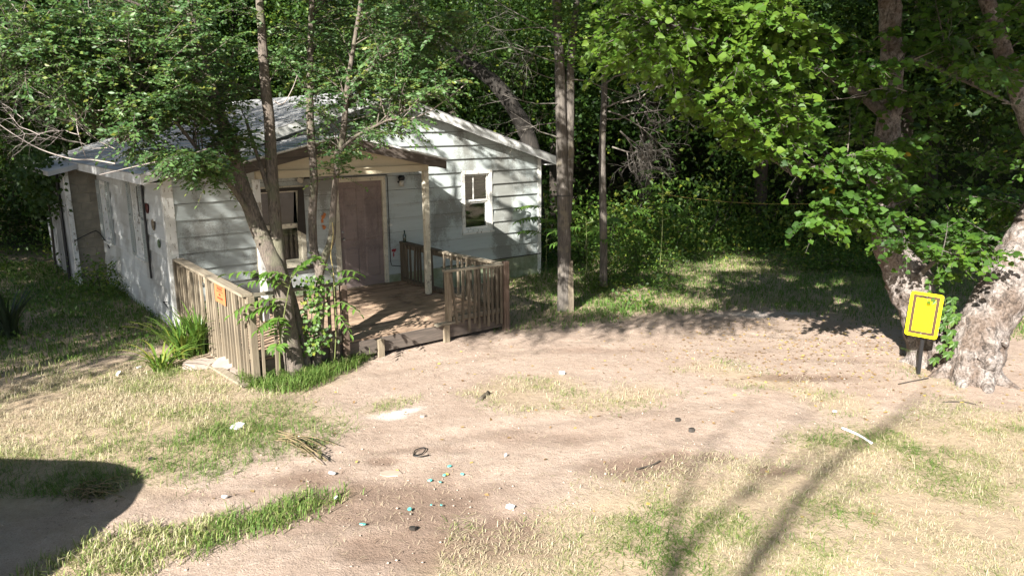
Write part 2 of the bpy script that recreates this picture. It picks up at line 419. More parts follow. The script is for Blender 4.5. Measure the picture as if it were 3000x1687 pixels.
# ================================================================== GROUND
def inpoly(x, y, poly):
    c = np.zeros(x.shape, bool); n = len(poly)
    for i in range(n):
        x0, y0 = poly[i][:2]; x1, y1 = poly[(i + 1) % n][:2]
        c ^= ((y0 > y) != (y1 > y)) & (x < (x1 - x0) * (y - y0) / (y1 - y0 + 1e-12) + x0)
    return c
def gpoly(pts): return [gp(*p) for p in pts]
def vnoise(x, y, s, seed=0):
    """cheap smooth value noise on arrays, 0..1"""
    tab = np.random.default_rng(seed).random((64, 64))
    def one(x, y):
        xi, yi = np.floor(x).astype(int), np.floor(y).astype(int); fx, fy = x - xi, y - yi
        fx, fy = fx * fx * (3 - 2 * fx), fy * fy * (3 - 2 * fy)
        a, b, c, d = tab[xi % 64, yi % 64], tab[(xi + 1) % 64, yi % 64], tab[xi % 64, (yi + 1) % 64], tab[(xi + 1) % 64, (yi + 1) % 64]
        return (a * (1 - fx) + b * fx) * (1 - fy) + (c * (1 - fx) + d * fx) * fy
    x, y = x / s, y / s
    return (one(x, y) + .5 * one(x * 2.1 + 7, y * 2.1 + 3) + .25 * one(x * 4.3, y * 4.3 + 9)) / 1.75
def poly_dist(x, y, poly):
    """signed distance to a polygon, positive inside"""
    d = np.full(x.shape, 1e9); n = len(poly)
    for i in range(n):
        ax, ay = poly[i][:2]; bx, by = poly[(i + 1) % n][:2]; ex, ey = bx - ax, by - ay
        t = np.clip(((x - ax) * ex + (y - ay) * ey) / (ex * ex + ey * ey + 1e-12), 0, 1)
        d = np.minimum(d, np.hypot(x - ax - ex * t, y - ay - ey * t))
    return np.where(inpoly(x, y, poly), d, -d)
# regions, read off the photograph and laid out on the ground
PG = dict(
    left=gpoly([(-900, 1010), (0, 965), (220, 925), (420, 860), (520, 905), (640, 985), (760, 1020), (835, 1052), (770, 1090), (640, 1130), (480, 1175), (390, 1225), (250, 1245), (0, 1290), (-600, 1400)]),
    strip=gpoly([(60, 1449), (200, 1385), (360, 1340), (540, 1300), (700, 1275), (800, 1250), (880, 1228), (900, 1240), (820, 1272), (700, 1320), (560, 1362), (420, 1405), (330, 1449), (200, 1560), (-100, 1560)]),
    right=gpoly([(1060, 1449), (1230, 1370), (1330, 1345), (1420, 1290), (1480, 1225), (1620, 1205), (1760, 1195), (1900, 1160), (1990, 1130), (2060, 1085), (2200, 1060), (2420, 1040), (2576, 1035), (3300, 1000), (3300, 1700), (900, 1700)]),
    mid=gpoly([(1180, 990), (1270, 945), (1400, 945), (1520, 985), (1640, 960), (1700, 985), (1640, 1020), (1480, 1040), (1380, 1050), (1250, 1025)]),
    mid2=gpoly([(1710, 930), (1800, 905), (1880, 925), (2000, 955), (2120, 985), (2210, 1010), (2200, 1050), (2090, 1055), (1980, 990), (1830, 960)]),
    lawn=gpoly([(1270, 830), (1500, 812), (1700, 782), (1900, 768), (2020, 778), (2250, 822), (2900, 880), (2900, 600), (2200, 560), (1200, 560), (1250, 700)]),
    side=gpoly([(-900, 1010), (0, 965), (220, 925), (420, 858), (450, 830), (380, 740), (230, 680), (120, 600), (-900, 560)]),
    base=gpoly([(600, 960), (610, 925), (700, 905), (800, 900), (900, 880), (915, 905), (880, 935), (850, 955), (760, 985), (690, 990)]),
    tuft=gpoly([(920, 1035), (960, 1005), (1010, 1012), (960, 1035)]),
    signp=gpoly([(2240, 925), (2300, 890), (2380, 930), (2420, 985), (2330, 960)]),
)
DAMP = [((700, 1330), .5, .16), ((560, 1240), .9, .12), ((1500, 880), 1.2, .2), ((1350, 1100), 1.1, .22), ((1100, 1130), .8, .12), ((2130, 905), .9, .15), ((1010, 1270), 1.05, .62), ((1080, 1370), .9, .5), ((760, 1205), .5, .28), ((1620, 1175), .6, .3), ((1690, 1145), .28, .13), ((965, 1160), .16, .1), ((1800, 1150), .22, .14), ((1250, 1330), .5, .3), ((2030, 950), .9, .16), ((1930, 1180), .35, .15)]
POWDER = [((1005, 1035), .36, .10, .5), ((985, 1045), .2, .12, .3), ((1900, 790), .9, .30, .0), ((1990, 785), .5, .2, 0)]
HC = np.array([-5.67081257, 12.33350761]); HU = np.array([.7811779, .62430849]); HN = np.array([-.62430849, .7811779])
RUTS = [[tuple(gp(*q)[:2]) for q in t] for t in (((-100, 1390), (250, 1290), (600, 1215), (900, 1140), (1250, 1075), (1600, 1030), (1900, 1000)), ((250, 1500), (560, 1405), (900, 1310), (1200, 1215), (1500, 1140), (1800, 1085)), ((950, 935), (1300, 880), (1700, 830), (2100, 850), (2300, 1000)))]
def gheight(x, y):
    h = .06 * (vnoise(x, y, 2.6, 3) - .5) + .030 * (vnoise(x, y, .5, 4) - .5) + .010 * (vnoise(x, y, .16, 5) - .5)
    for tr in RUTS:
        d = np.full(np.shape(x), 9.)
        for (ax, ay), (bx, by) in zip(tr, tr[1:]):
            t = np.clip(((x - ax) * (bx - ax) + (y - ay) * (by - ay)) / ((bx - ax) ** 2 + (by - ay) ** 2), 0, 1); d = np.minimum(d, np.hypot(x - ax - (bx - ax) * t, y - ay - (by - ay) * t))
        h = h - .011 * np.exp(-(d / .12) ** 2) + .005 * np.exp(-((d - .26) / .09) ** 2)
    far = np.clip((np.hypot(x, y) - 27) / 60, 0, 1)
    return h + 26 * far * far * (3 - 2 * far) * np.clip(.4 + y / 60, .25, 1)
def grassy(x, y):
    """0..1 how grassy the ground is, and its greenness"""
    e = (vnoise(x, y, .55, 11) - .5) * .9
    g = np.zeros(x.shape)
    for k in ('left', 'strip', 'right', 'lawn', 'side', 'base'):
        g = np.maximum(g, np.clip((poly_dist(x, y, PG[k]) + e * (.6 if k != 'strip' else .18)) / (.6 if k != 'strip' else .22) + .5, 0, 1))
    for k in ('mid', 'mid2', 'tuft', 'signp'):
        g = np.maximum(g, .75 * np.clip((poly_dist(x, y, PG[k]) + e * .5) / .35 + .4, 0, 1))
    return g
def build_ground():
    def axis(a, b, step, lim):
        core = list(np.arange(a, b, step)); s = step; v = b; hi = []
        while v < lim: hi.append(v); s *= 1.28; v += s
        s = step; v = a; lo = []
        while v > -lim: s *= 1.28; v -= s; lo.append(v)
        return np.array(lo[::-1] + core + hi + [lim])
    xs, ys = axis(-10, 10, .045, 420), axis(4, 19, .045, 420)
    X, Y = np.meshgrid(xs, ys); x, y = X.ravel(), Y.ravel()
    z = gheight(x, y)
    g = grassy(x, y)
    dm = np.zeros(x.shape); pw = np.zeros(x.shape)
    for di, ((px, py), a, b) in enumerate(DAMP):
        c = gp(px, py); q = np.hypot((x - c[0]) / a, (y - c[1]) / b) + (vnoise(x, y, .35, 21) - .5) * .9
        dm = np.maximum(dm, np.clip(1.25 - q, 0, 1) / .6 * (.38 if di < 6 else .9))
    for (px, py), a, b, an in POWDER:
        c = gp(px, py); dx, dy = x - c[0], y - c[1]; u, v = dx * math.cos(an) + dy * math.sin(an), -dx * math.sin(an) + dy * math.cos(an)
        q = np.hypot(u / a, v / b) + (vnoise(x, y, .22, 31) - .5) * .8
        pw = np.maximum(pw, .85 * np.clip((1.2 - q) / 1.1, 0, 1) ** 1.3 * (1 if py > 900 else .45))
    fl = np.clip((y - 19.5 + (vnoise(x, y, 1.5, 8) - .5) * 3) / 2.5, 0, 1)        # leaf litter under the wood
    z -= .012 * np.clip(dm, 0, 1)
    nx, ny = len(xs), len(ys)
    i = (np.arange(ny - 1)[:, None] * nx + np.arange(nx - 1)[None]).ravel()
    T = np.concatenate([np.stack([i, i + 1, i + nx + 1], 1), np.stack([i, i + nx + 1, i + nx], 1)])
    me = np_mesh('ground', np.stack([x, y, z], 1), T, fl, np.stack([np.clip(g, 0, 1), np.clip(dm, 0, 1), pw, np.ones_like(g)], 1), smooth=True)
    m, n, l, p = new_mat('bare_earth')
    v = coords(n, l, 'World')
    a, b, c = noise(n, l, v, .9, 6, .65), noise(n, l, v, 9, 6, .7), noise(n, l, v, 70, 3, .7)
    r = ramp(n, [(.3, (.275, .204, .160)), (.5, (.365, .282, .229)), (.72, (.45, .363, .305))]); l.new(mix(n, l, .45, a, b), r.inputs[0])
    cl = ramp(n, [(.30, g3(.58)), (.46, g3(.96)), (.62, g3(1.04)), (.74, g3(1.22))]); l.new(c, cl.inputs[0])
    col = mix(n, l, 1., r.outputs[0], cl.outputs[0], 'MULTIPLY')
    vo = n.new('ShaderNodeTexVoronoi'); vo.inputs['Scale'].default_value = 30; l.new(v, vo.inputs['Vector'])
    vr = ramp(n, [(.05, g3(1)), (.13, g3(0))]); l.new(vo.outputs['Distance'], vr.inputs[0])
    vg = ramp(n, [(.55, g3(0)), (.65, g3(.8))]); l.new(noise(n, l, v, 2.2, 3), vg.inputs[0])
    col = mix(n, l, math_(n, l, 'MULTIPLY', vr.outputs[0], vg.outputs[0]), col, (.47, .40, .34))
    at_ = n.new('ShaderNodeAttribute'); at_.attribute_name = 'mask'; sep = n.new('ShaderNodeSeparateColor'); l.new(at_.outputs['Color'], sep.inputs[0])
    so = ramp(n, [(.3, (.27, .21, .13)), (.7, (.43, .34, .215))]); l.new(b, so.inputs[0])
    col = mix(n, l, math_(n, l, 'MULTIPLY', sep.outputs[0], .6), col, so.outputs[0])
    col = mix(n, l, math_(n, l, 'MULTIPLY', sep.outputs[1], .62), col, (.135, .085, .060))
    pr = ramp(n, [(.35, g3(.25)), (.6, g3(1))]); l.new(c, pr.inputs[0])
    col = mix(n, l, math_(n, l, 'MULTIPLY', sep.outputs[2], pr.outputs[0]), col, (.80, .79, .77))
    li = ramp(n, [(.3, (.018, .024, .010)), (.7, (.055, .055, .024))]); l.new(b, li.inputs[0])
    col = mix(n, l, attr(n, 'tint'), col, li.outputs[0])
    l.new(col, p.inputs['Base Color']); p.inputs['Roughness'].default_value = .95; p.inputs['Specular IOR Level'].default_value = .15
    h = math_(n, l, 'ADD', math_(n, l, 'MULTIPLY', b, .7), math_(n, l, 'MULTIPLY', c, .35))
    bump(n, l, p, h, .8, .045)
    return tag(link('ground', me, m), kind='structure')
build_ground()

# ================================================================== HOUSE (local axes: x along the front wall, y into the house, z up)
HOUSE = empty('house', (HC[0], HC[1], 0), YAW, 'small weathered white clapboard house with grey shingle roof and mauve door', 'house')
HMAT = Matrix.Translation((HC[0], HC[1], 0)) @ Matrix.Rotation(YAW, 4, 'Z')
def hw(u, n_, z): return np.array([HC[0] + HU[0] * u + HN[0] * n_, HC[1] + HU[1] * u + HN[1] * n_, z])
W, EAVE, SL, RIDGE = 8.1, 2.66, .3127, 4.05
def roofz(u): return EAVE + SL * (RIDGE - abs(u - RIDGE))
def clip(poly, a, b, c):       # keep a*x+b*y<=c
    o = []
    for i in range(len(poly)):
        p, q = poly[i], poly[(i + 1) % len(poly)]
        fp, fq = a * p[0] + b * p[1] - c, a * q[0] + b * q[1] - c
        if fp <= 0: o.append(p)
        if (fp < 0) != (fq < 0) and abs(fp - fq) > 1e-9:
            t = fp / (fp - fq); o.append((p[0] + (q[0] - p[0]) * t, p[1] + (q[1] - p[1]) * t))
    return o
def siding(to3, a0, a1, zs, joints, holes, mats, halves=(), mingap=.02):
    """lap siding: one object per board; to3(a, out, z) places a point."""
    for ci in range(len(zs) - 1):
        z0, z1 = zs[ci], zs[ci + 1]
        hs = [h for h in holes if h[3] > z0 + .01 and h[2] < z1 - .01]
        br = sorted({a0, a1, *[j for j in joints(ci) if a0 < j < a1], *[e for h in hs for e in h[:2] if a0 < e < a1]})
        for s, e in zip(br, br[1:]):
            if e - s < mingap: continue
            mid = (s + e) / 2; segs = [(z0, z1)]
            for h in hs:
                if h[0] < mid < h[1]:
                    segs = [q for (p, r) in segs for q in ((p, min(r, h[2])), (max(p, h[3]), r)) if q[1] - q[0] > .012]
            for p, r in segs:
                if p == z0: p += .008
                poly = [(s + .002, p), (e - .002, p), (e - .002, r), (s + .002, r)]
                for hp in halves:
                    poly = clip(poly, *hp)
                    if len(poly) < 3: break
                if len(poly) < 3: continue
                sag = [random.gauss(0, .0025) for _ in poly]; proud = random.uniform(-.002, .004)
                f3 = []; b3 = []
                for (a, z), sg in zip(poly, sag):
                    k = (z - z0) / (z1 - z0); o = .040 - .034 * k + proud
                    f3.append(to3(a, o, z + (sg if k < .1 else 0))); b3.append(to3(a, .0, z + .0))
                m = MB(); nn = len(poly)
                m.add(f3 + b3, [tuple(range(nn)), tuple(range(2 * nn - 1, nn - 1, -1))] + [(i, nn + i, nn + (i + 1) % nn, (i + 1) % nn) for i in range(nn)])
                m.build('siding_board', mats(ci), HOUSE)
front = lambda a, o, z: (a, -o, z)
leftw = lambda a, o, z: (-o, a, z)
def shell(name, to3, a0, a1, z0, z1, holes, mat, t=.10, gable=False):
    xs = sorted({a0, a1, *[e for h in holes for e in h[:2]]}); zz = sorted({z0, z1, *[e for h in holes for e in h[2:]]})
    m = MB()
    for s, e in zip(xs, xs[1:]):
        for p, r in zip(zz, zz[1:]):
            if any(h[0] < (s + e) / 2 < h[1] and h[2] < (p + r) / 2 < h[3] for h in holes): continue
            c = [to3(s, -.004, p), to3(e, -.004, p), to3(e, -.004, r), to3(s, -.004, r)]; d = [to3(s, -t, p), to3(e, -t, p), to3(e, -t, r), to3(s, -t, r)]
            m.hexa(c, d)
    if gable:
        m.add([to3(a0, -.004, z1), to3(a1, -.004, z1), to3(RIDGE, -.004, roofz(RIDGE) - .02), to3(a0, -t, z1), to3(a1, -t, z1), to3(RIDGE, -t, roofz(RIDGE) - .02)],
              [(0, 1, 2), (5, 4, 3), (0, 3, 4, 1), (1, 4, 5, 2), (2, 5, 3, 0)])
    return m.build(name, mat, HOUSE)
DOOR = (3.03, 4.0, .30, 2.40)
WIN_R = (5.89, 6.69, 1.16, 2.47)
WIN_L = (1.42, 2.36, .92, 2.36)
SIDE_WINS = [(1.58, 2.20, 1.03, 2.47), (4.42, 5.04, 1.00, 2.30)]
zs = [-.09 + .2805 * i for i in range(16)]
holes = [DOOR, WIN_R, WIN_L]
hv = [(-SL, 1, EAVE - .01), (SL, 1, EAVE + SL * W - .01)]
siding(front, .07, W - .07, zs, lambda c: [5.2] + ([2.9, 4.9] if c > 9 else []) + ([1.3] if c % 3 == 1 else []) + ([6.9] if c % 4 == 2 else []), holes,
       lambda c: MAT['siding_low'] if c < 2 else MAT['siding'], hv)
zs2 = [-.14 + .2805 * i for i in range(11)]; zs2[-1] = 2.62
siding(leftw, .07, 5.45, zs2, lambda c: [1.22] + ([3.6] if c % 2 else [3.1]), SIDE_WINS, lambda c: MAT['side'])
shell('front_wall', front, 0, W, -.3, EAVE, holes, MAT['interior'], gable=True)
shell('side_wall', leftw, 0.11, 9., -.3, EAVE - .01, SIDE_WINS, MAT['interior'])
m = MB(); m.box(W - .1, W, .11, 9, -.3, 2.62); m.build('side_wall', MAT['side'], HOUSE)
m = MB(); m.box(.11, W - .11, 8.9, 9, -.3, 2.62); m.add([(0, 9, 2.63), (W, 9, 2.63), (RIDGE, 9, 3.88), (0, 8.9, 2.63), (W, 8.9, 2.63), (RIDGE, 8.9, 3.88)], [(0, 1, 2), (5, 4, 3), (0, 3, 4, 1), (1, 4, 5, 2), (2, 5, 3, 0)]); m.build('back_wall', MAT['side'], HOUSE)
m = MB(); m.box(.12, W - .12, .12, 8.88, .1, .2); m.build('floor', MAT['interior'], HOUSE)
m = MB(); m.box(.02, W - .02, .02, 8.98, -.5, -.12); m.build('foundation', MAT['foundation'], HOUSE)
# corner boards and base board
for a, b in ((0, .115), (W - .09, W)):
    m = MB(); m.box(a, b, -.045, -.002, -.12, 2.66); m.build('corner_board', MAT['trim'], HOUSE)
m = MB(); m.box(-.046, -.002, -.043, .07, -.12, 2.62); m.build('corner_board', MAT['trim'], HOUSE)
m = MB(); m.bar((5.3, -.045, .482), (W - .02, -.045, .478), .03, .016); m.build('drip_strip', MAT['dark_wood'], HOUSE)

# roof
OVX, OVY = .36, .20
def slab(name, u0, u1, n0, n1, zf, t, mat, parent=HOUSE):
    m = MB(); m.hexa([(u0, n0, zf(u0) - t), (u1, n0, zf(u1) - t), (u1, n1, zf(u1) - t), (u0, n1, zf(u0) - t)], [(u0, n0, zf(u0)), (u1, n0, zf(u1)), (u1, n1, zf(u1)), (u0, n1, zf(u0))])
    return m.build(name, mat, parent)
rz = lambda u: EAVE + .12 + SL * (RIDGE - abs(u - RIDGE))
slab('roof_deck', -OVX, RIDGE, -OVY, 9.2, rz, .09, MAT['fascia'])
slab('roof_deck', RIDGE, W + OVX, -OVY, 9.2, rz, .09, MAT['fascia'])
slab('roof_slope', RIDGE, W + OVX + .03, -OVY - .03, 9.2, lambda u: rz(u) + .022, .020, MAT['shingle'])
# rake fascia boards: white, flaking along the lower edge
for s in (-1, 1):
    e = RIDGE + s * (RIDGE + OVX); n_ = 9; pts = []
    lo = []; hi = []
    for i in range(n_ + 1):
        u = RIDGE + (e - RIDGE) * i / n_; z = rz(u); lo.append((u, -OVY - .002, z - .165 + random.gauss(0, .004))); hi.append((u, -OVY - .002, z + .005))
    m = MB(); k = n_ + 1
    V = lo + hi + [(a, b - .024, c) for a, b, c in lo] + [(a, b - .024, c) for a, b, c in hi]
    Fc = []
    for i in range(n_):
        Fc += [(i, i + 1, k + i + 1, k + i), (2 * k + i, 3 * k + i, 3 * k + i + 1, 2 * k + i + 1), (i, 2 * k + i, 2 * k + i + 1, i + 1), (k + i, k + i + 1, 3 * k + i + 1, 3 * k + i)]
    Fc += [(0, k, 3 * k, 2 * k), (n_, 2 * k + n_, 3 * k + n_, k + n_)]
    m.add(V, Fc); m.build('rake_board', MAT['fascia'], HOUSE)
    m = MB(); zz_ = rz(e); m.box(min(e, e + s * .024), max(e, e + s * .024), -OVY - .026, 9.2, zz_ - .15, zz_ + .004); m.build('eave_fascia', MAT['fascia'], HOUSE)
    m = MB(); a, b = (-OVX, -.03) if s < 0 else (W + .03, W + OVX); m.box(a, b, -OVY, 9.2, zz_ - .148, zz_ - .13); m.build('soffit', MAT['fascia'], HOUSE)
def shingles(ue, ur, n0, n1, zf, per, cnt, parent=HOUSE, t=.017):
    """strip shingles on a slope from eave ue up to ridge ur: each strip an object, meshes shared"""
    sgn = 1 if ur > ue else -1; ln = (n1 - n0) / per; sl = (zf(ur) - zf(ue)) / abs(ur - ue)
    step = abs(ur - ue) / cnt; d = math.hypot(step, step * sl); cache = {}
    def strip(a, b):
        key = (round(a, 3), round(b, 3))
        if key not in cache:
            m = MB(); wd = d * 1.18; nseg = 3
            for k in range(nseg):      # three tabs with slits between
                x0, x1 = a + (b - a) * k / nseg + .003, a + (b - a) * (k + 1) / nseg - .003
                m.hexa([(0, x0, .004), (wd, x0, -.004), (wd, x1, -.004), (0, x1, .004)], [(0, x0, .004 + t), (wd, x0, .002), (wd, x1, .002), (0, x1, .004 + t)])
            cache[key] = m.mesh('shingle_strip'); cache[key].materials.append(MAT['shingle'])
        return cache[key]
    ang = math.atan(sl)
    for i in range(cnt):
        u = ue + sgn * step * i; off = (i % 2) * ln / 2
        edges = [n0] + [n0 + off + ln * k for k in range(0 if off else 1, per + 1) if n0 + .02 < n0 + off + ln * k < n1 - .02] + [n1]
        for a, b in zip(edges, edges[1:]):
            o = link('shingle_strip', strip(0, b - a), None, parent)
            rx = Matrix.Rotation(-ang if sgn > 0 else ang, 4, 'Y')
            if sgn < 0: rx = Matrix.Rotation(ang, 4, 'Y') @ Matrix.Scale(-1, 4, (1, 0, 0))
            o.matrix_basis = Matrix.Translation((u, a + random.gauss(0, .004), zf(u) + .004 + random.uniform(0, .003))) @ rx
shingles(-OVX - .03, RIDGE, -OVY - .03, 9.2, rz, 9, 31)
m = MB()
for k in range(30):
    y0 = -.22 + k * .315
    m.hexa([(RIDGE - .15, y0, rz(RIDGE - .15) + .022), (RIDGE + .15, y0, rz(RIDGE + .15) + .03), (RIDGE + .15, y0 + .33, rz(RIDGE + .15) + .024), (RIDGE - .15, y0 + .33, rz(RIDGE - .15) + .02)],
           [(RIDGE - .02, y0, rz(RIDGE) + .045), (RIDGE + .02, y0, rz(RIDGE) + .045), (RIDGE + .02, y0 + .33, rz(RIDGE) + .036), (RIDGE - .02, y0 + .33, rz(RIDGE) + .036)])
m.build('ridge_cap', MAT['shingle'], HOUSE)

# windows and door
def window(to3, h, mat, blinds=False, muntin=True, sash_split=.5, recess=.07, shutter=False, casing=.075, bottom_open=False):
    a0, a1, z0, z1 = h
    m = MB()
    for q in ((a0, a0 + casing, z0, z1), (a1 - casing, a1, z0, z1), (a0 + casing, a1 - casing, z1 - casing, z1), (a0 + casing, a1 - casing, z0, z0 + .05)):
        m.hexa([to3(q[0], .042, q[2]), to3(q[1], .042, q[2]), to3(q[1], .042, q[3]), to3(q[0], .042, q[3])], [to3(q[0], -.10, q[2]), to3(q[1], -.10, q[2]), to3(q[1], -.10, q[3]), to3(q[0], -.10, q[3])])
    wdw = m.build('window', mat, HOUSE)
    bx = lambda mm, q, o0, o1: mm.hexa([to3(q[0], o0, q[2]), to3(q[1], o0, q[2]), to3(q[1], o0, q[3]), to3(q[0], o0, q[3])], [to3(q[0], o1, q[2]), to3(q[1], o1, q[2]), to3(q[1], o1, q[3]), to3(q[0], o1, q[3])])
    m = MB(); bx(m, (a0 - .02, a1 + .02, z0 - .045, z0 - .001), .085, .0); m.build('sill', mat, wdw)
    i0, i1, j0, j1 = a0 + casing, a1 - casing, z0 + .05, z1 - casing; zm = j0 + (j1 - j0) * sash_split
    for nm, (p, q), o in (('lower_sash', (j0, zm), -.045), ('upper_sash', (zm + .001, j1), -.018)):
        m = MB(); s = .042
        for r in ((i0, i0 + s, p, q), (i1 - s, i1, p, q), (i0 + s, i1 - s, p, p + s), (i0 + s, i1 - s, q - s, q)): bx(m, r, o, o - .026)
        if muntin and nm == 'upper_sash':
            x = i0 + (i1 - i0) * .40; bx(m, (x - .012, x + .012, p + s, q - s), o - .003, o - .022)
        m.build(nm, mat, wdw)
        m = MB(); bx(m, (i0 + s, i1 - s, p + s, q - s), o - .011, o - .015); m.build('pane', MAT['glass'], wdw)
    if blinds:
        z = j1 - .03; k = 0
        m = MB(); bx(m, (i0 + .015, i1 - .015, -.007, .007), -.098, -.102); me = m.mesh('blind_slat'); me.materials.append(MAT['blind'])
        for k in range(24):
            z = j1 - .05 - k * .026
            o = link('blind_slat', me, None, wdw); o.location = (random.gauss(0, .002), 0, z - (.3 * max(0, k - 16) ** 1.2 * .004)); o.rotation_euler = (random.gauss(-.0, .03), random.gauss(0, .012 + .03 * (k > 18)), 0)
    return wdw
window(front, WIN_R, MAT['trim'], blinds=True)
wl = window(front, WIN_L, MAT['casing'], muntin=True)
m = MB(); m.hexa([(2.20, -.048, 1.55), (2.36, -.048, 1.45), (2.36, -.048, 2.33), (2.26, -.048, 2.33)], [(2.20, -.066, 1.55), (2.36, -.066, 1.45), (2.36, -.066, 2.33), (2.26, -.066, 2.33)]); m.build('torn_screen', MAT['dark_wood'], wl)
m = MB(); m.box(1.42, 2.26, -.066, -.048, 2.27, 2.33); m.build('screen_rail', MAT['dark_wood'], wl)
m = MB(); m.bar((1.3, -.05, .80), (2.5, -.06, .86), .03, .09); m.build('loose_board', MAT['dark_wood'], wl)
for i, h in enumerate(SIDE_WINS):
    sw = window(leftw, h, MAT['trim'], muntin=False)
    for sgn, a in ((-1, h[0]), (1, h[1])):
        a0, a1 = (a - .30, a - .01) if sgn < 0 else (a + .01, a + .30)
        m = MB()
        for q in ((a0, a0 + .05, h[2], h[3]), (a1 - .05, a1, h[2], h[3]), (a0 + .05, a1 - .05, h[3] - .06, h[3]), (a0 + .05, a1 - .05, h[2], h[2] + .06), (a0 + .05, a1 - .05, (h[2] + h[3]) / 2 - .03, (h[2] + h[3]) / 2 + .03)):
            m.box(-.062, -.034, q[0], q[1], q[2], q[3])
        sh = m.build('shutter', MAT['shutter'], sw)
        m = MB(); m.hexa([(-.058, a0 + .05, -.016), (-.058, a1 - .05, -.016), (-.040, a1 - .05, .010), (-.040, a0 + .05, .010)], [(-.062, a0 + .05, -.012), (-.062, a1 - .05, -.012), (-.044, a1 - .05, .014), (-.044, a0 + .05, .014)])
        lm = m.mesh('louvre'); lm.materials.append(MAT['shutter'])
        zc = h[2] + .09
        while zc < h[3] - .08:
            if abs(zc - (h[2] + h[3]) / 2) > .045:
                o = link('louvre', lm, None, sh); o.location = (0, 0, zc)
            zc += .045
# door
m = MB(); m.box(3.055, 3.975, -.008, .034, .325, 2.365)
door = m.build('door', MAT['door'], HOUSE)
for cx in (3.29, 3.74):
    for z0, z1 in ((2.02, 2.26), (1.24, 1.93), (.50, 1.10)):
        m = MB(); a, b = cx - .155, cx + .155
        m.hexa([(a, -.009, z0), (b, -.009, z0), (b, -.009, z1), (a, -.009, z1)], [(a + .03, -.018, z0 + .03), (b - .03, -.018, z0 + .03), (b - .03, -.018, z1 - .03), (a + .03, -.018, z1 - .03)])
        m.build('panel', MAT['door'], door)
m = MB(); m.lathe([(.0, 0), (.026, .0), (.028, .012), (.012, .02), (.012, .04), (.026, .05), (.026, .065), (.012, .072)], 12)
kn = m.build('door_knob', MAT['steel'], door, True); kn.location = (3.115, -.009, 1.28); kn.rotation_euler = (R(90), 0, 0)
m = MB(); m.lathe([(.0, 0), (.024, 0), (.024, .012), (.010, .016)], 12)
kn = m.build('deadbolt', MAT['steel'], door, True); kn.location = (3.115, -.009, 1.42); kn.rotation_euler = (R(90), 0, 0)
m = MB()
for q in ((2.95, 3.05, .33, 2.45), (3.98, 4.06, .33, 2.45)): m.box(q[0], q[1], -.048, .02, q[2], q[3])
m.box(3.05, 3.98, -.048, .02, 2.37, 2.45); m.build('door_casing', MAT['casing'], HOUSE)
m = MB(); m.box(3.0, 4.02, -.10, .05, .30, .324); m.build('threshold', MAT['rail'], HOUSE)
m = MB(); m.tube([(2.96, -.056, 2.47), (4.09, -.056, 2.47), (4.10, -.056, 2.40), (4.10, -.056, .75), (4.13, -.05, .66), (4.45, -.05, .60)], [.008] * 6, 6); m.build('door_cable', MAT['cable'], HOUSE)
# wall marks: paint sprayed on, sticker
def blotch(name, c, u, z, ru, rz_, mat, jag=.35, o=.034):
    m = MB(); n_ = 14; V = [(u, -o, z)]
    for k in range(n_):
        a = 2 * math.pi * k / n_; q = 1 + random.uniform(-jag, jag); V.append((u + ru * q * math.cos(a), -o, z + rz_ * q * math.sin(a)))
    m.add(V, [(0, i + 1, (i + 1) % n_ + 1) for i in range(n_)]); return m.build(name, mat, HOUSE)
RED = simple('red_spray', (.30, .03, .04), .7); ORG = simple('orange_spray', (.55, .20, .07), .7); STK = simple('paper_sticker', (.6, .6, .56), .6)
blotch('spray_mark', 0, 4.20, .96, .055, .035, RED); blotch('spray_mark', 0, 4.19, .87, .018, .05, RED)
for k in range(5):
    a = 1.9 + k * .55; blotch('spray_mark', 0, 2.78 + .08 * math.cos(a), 1.66 + .13 * math.sin(a), .03, .04, ORG)
blotch('sticker', 0, 4.135, 1.475, .052, .028, STK, 0)
# wall lamp and flood light
m = MB(); m.lathe([(0, 0), (.06, 0), (.06, .02), (.02, .03), (.02, .08)], 12); lamp = m.build('wall_lamp', MAT['iron'], HOUSE, True); lamp.location = (4.40, -.03, 2.30); lamp.rotation_euler = (R(90), 0, 0)
m = MB(); m.lathe([(0, 0), (.055, .0), (.07, .05), (.05, .09), (.01, .10)], 12, (0, -.06, .05)); m.build('lamp_cap', MAT['iron'], lamp, True)
m = MB(); m.lathe([(0, -.13), (.045, -.13), (.05, -.04), (.03, .0)], 12, (0, -.06, .06)); q = m.build('lamp_shade', simple('frosted_glass', (.5, .49, .44), .3), lamp, True)
lamp.matrix_basis = Matrix.Translation((4.40, -.03, 2.30))
fl = MB().box(2.36, 2.48, -.10, -.03, 2.47, 2.55).build('flood_light', MAT['iron'], HOUSE)
for s, rx in ((-1, .5), (1, -.3)):
    m = MB(); m.lathe([(0, 0), (.03, .0), (.036, .06), (.058, .13), (.056, .14), (.04, .135)], 12)
    o = m.build('lamp_head', simple('flood_lamp_shell', (.42, .40, .34), .4), fl, True); o.location = (2.42 + s * .06, -.07, 2.51)
    o.rotation_euler = (R(115), 0, s * R(48))
# service drop: pipe down the side wall, cables
m = MB(); m.tube([(-.06, 1.24, 2.6), (-.06, 1.24, .75)], [.018, .018], 8); m.build('conduit', MAT['iron'], HOUSE)
m = MB(); m.tube([(-.05, .35, .47), (-.13, .28, .50), (-.10, .10, .42), (-.05, .02, .36)], [.008] * 4, 5); m.build('loose_wire', MAT['cable'], HOUSE)
